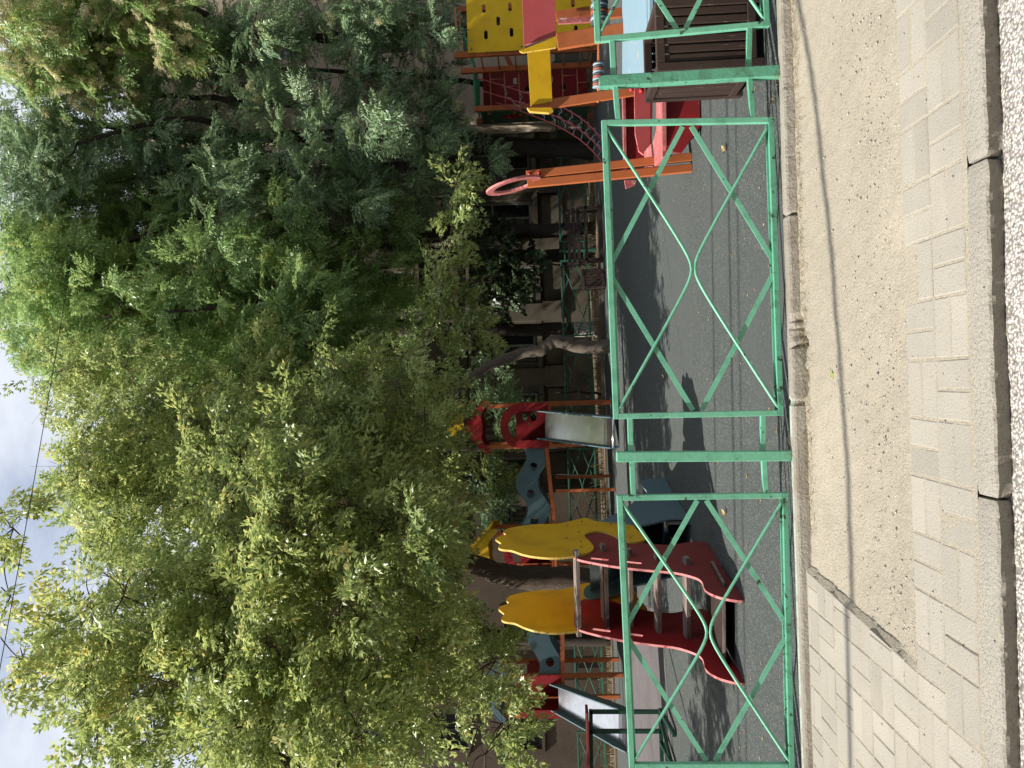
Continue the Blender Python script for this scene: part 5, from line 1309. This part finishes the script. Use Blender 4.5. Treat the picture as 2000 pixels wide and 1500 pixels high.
tree('maple_tree', 'dark trunk behind the red roofed tower', [stem([(1170, 862, 21), (1000, 866, 21), (880, 872, 21), (700, 870, 20.5), (500, 860, 20)], (.2, .06))], B9, 'maple', 'maple_leaf', 'bark_dark', 11, 'maple trees', tint0=.3, dens=.75, lscale=1.15)
# shrubs
def shrub(label, blobs, base, seed, leafm='shrub_leaf', kind='round', sc_=1.3):
    b_ = P(*base); b_.z = .02
    tree('shrub', label, [[(b_, .04), (b_ + Vector((.05, 0, .6)), .03), (b_ + Vector((.1, 0, 1.4)), .02)]], blobs, kind, leafm, 'bark_dark', seed, 'shrubs', dens=1.2, lscale=sc_, cat='shrub')
shrub('dark round leaved shrub behind the small bin and far bench', regs((985, 500, 60, 60, 19.2, 20.6, 7, .35, .5), (930, 470, 30, 40, 19.2, 20.5, 3, .3, .4), (960, 590, 40, 40, 19.5, 20.8, 4, .3, .4)), (1150, 520, 20.2), 21)
shrub('bushy green shrub under the window right of the red roofed tower', regs((985, 775, 40, 45, 19.2, 20.6, 5, .3, .45), (935, 740, 40, 30, 19, 20.2, 3, .3, .4)), (1150, 770, 20.3), 22, 'deep_leaf', 'maple', 1.1)
shrub('loose green shrub seen below the right wavy bridge panel', regs((960, 950, 50, 40, 19, 20.4, 5, .3, .42)), (1150, 930, 20.4), 23, 'deep_leaf', 'maple', 1.1)
# tall dry weeds along the back fence
gq = np.random.default_rng(5)
def spw(g): return (g.uniform(-13, 9), 19.75 + g.uniform(0, 1.2), .05)
vs = []; q = []
for i in range(2600):
    p = np.array(spw(gq)); l = .08 + .35 * gq.random() ** 2; d = np.array([gq.normal(0, .3), gq.normal(0, .3), 1.0]) * l; wv = np.array([.006, .002, 0]); k = len(vs)
    vs += [p - wv, p + wv, p + d + wv * .3, p + d - wv * .3]; q += [k, k + 1, k + 2, k + 3]
tag(link_mesh(quick_mesh('weeds', np.array(vs), np.array(q), 4), 'weeds', 'straw'), 'dry straw coloured weeds along the foot of the building', 'weeds', kind='stuff')

# ------------------------------------------------------------------ overhead cables
def cable(a, b_, sag, r, label):
    pts = [vmix(a, b_, t_ / 40) - Z * (sag * 4 * (t_ / 40) * (1 - t_ / 40)) for t_ in range(41)]
    mb = MB(); mb.tube(pts, r, 6); tag(mb.build('overhead_cable', 'cable', smooth=True), label, 'cable')
a, b_ = P(46, 845, 9.5), P(-4, 1105, 8.6)
cable(a + (a - b_) * 6, b_ + (b_ - a) * 6, .25, .005, 'thin dark overhead wire crossing the sky above the left crowns')
def up_(x, y, t_=0): return G(x, y, -.03) + SUN * t_
a, b_ = up_(1557, 0, 7.5), up_(1661, 1500, 7.5)
d = b_ - a
mb = MB(); ks = [(1557, 0), (1588, 180), (1610, 375), (1628, 560), (1641, 750), (1650, 930), (1656, 1110), (1661, 1290), (1666, 1500)]
pts = [up_(x, y, 7.5) for x, y in ks]; zs_ = np.polyfit(range(9), [p.z for p in pts], 2)
mb.tube([pts[0] + (pts[0] - pts[1]) * 3] + pts + [pts[-1] + (pts[-1] - pts[-2]) * 3], .026, 8)
tag(mb.build('overhead_cable', 'cable', smooth=True), 'thick sagging cable overhead whose soft shadow runs along the bare dirt', 'cable')
for x0, x1, r, nm in ((1388, 1400, .018, 'farthest'), (1420, 1437, .022, 'middle'), (1437, 1452, .015, 'nearest')):
    a, b_ = G(x0, 250, 0) + SUN * 9.5, G(x1, 1150, 0) + SUN * 9.5
    cable(a + (a - b_) * 1.2, b_ + (b_ - a) * 1.2, .02, r, 'overhead wire whose straight shadow is the %s of three on the rubber floor' % nm)
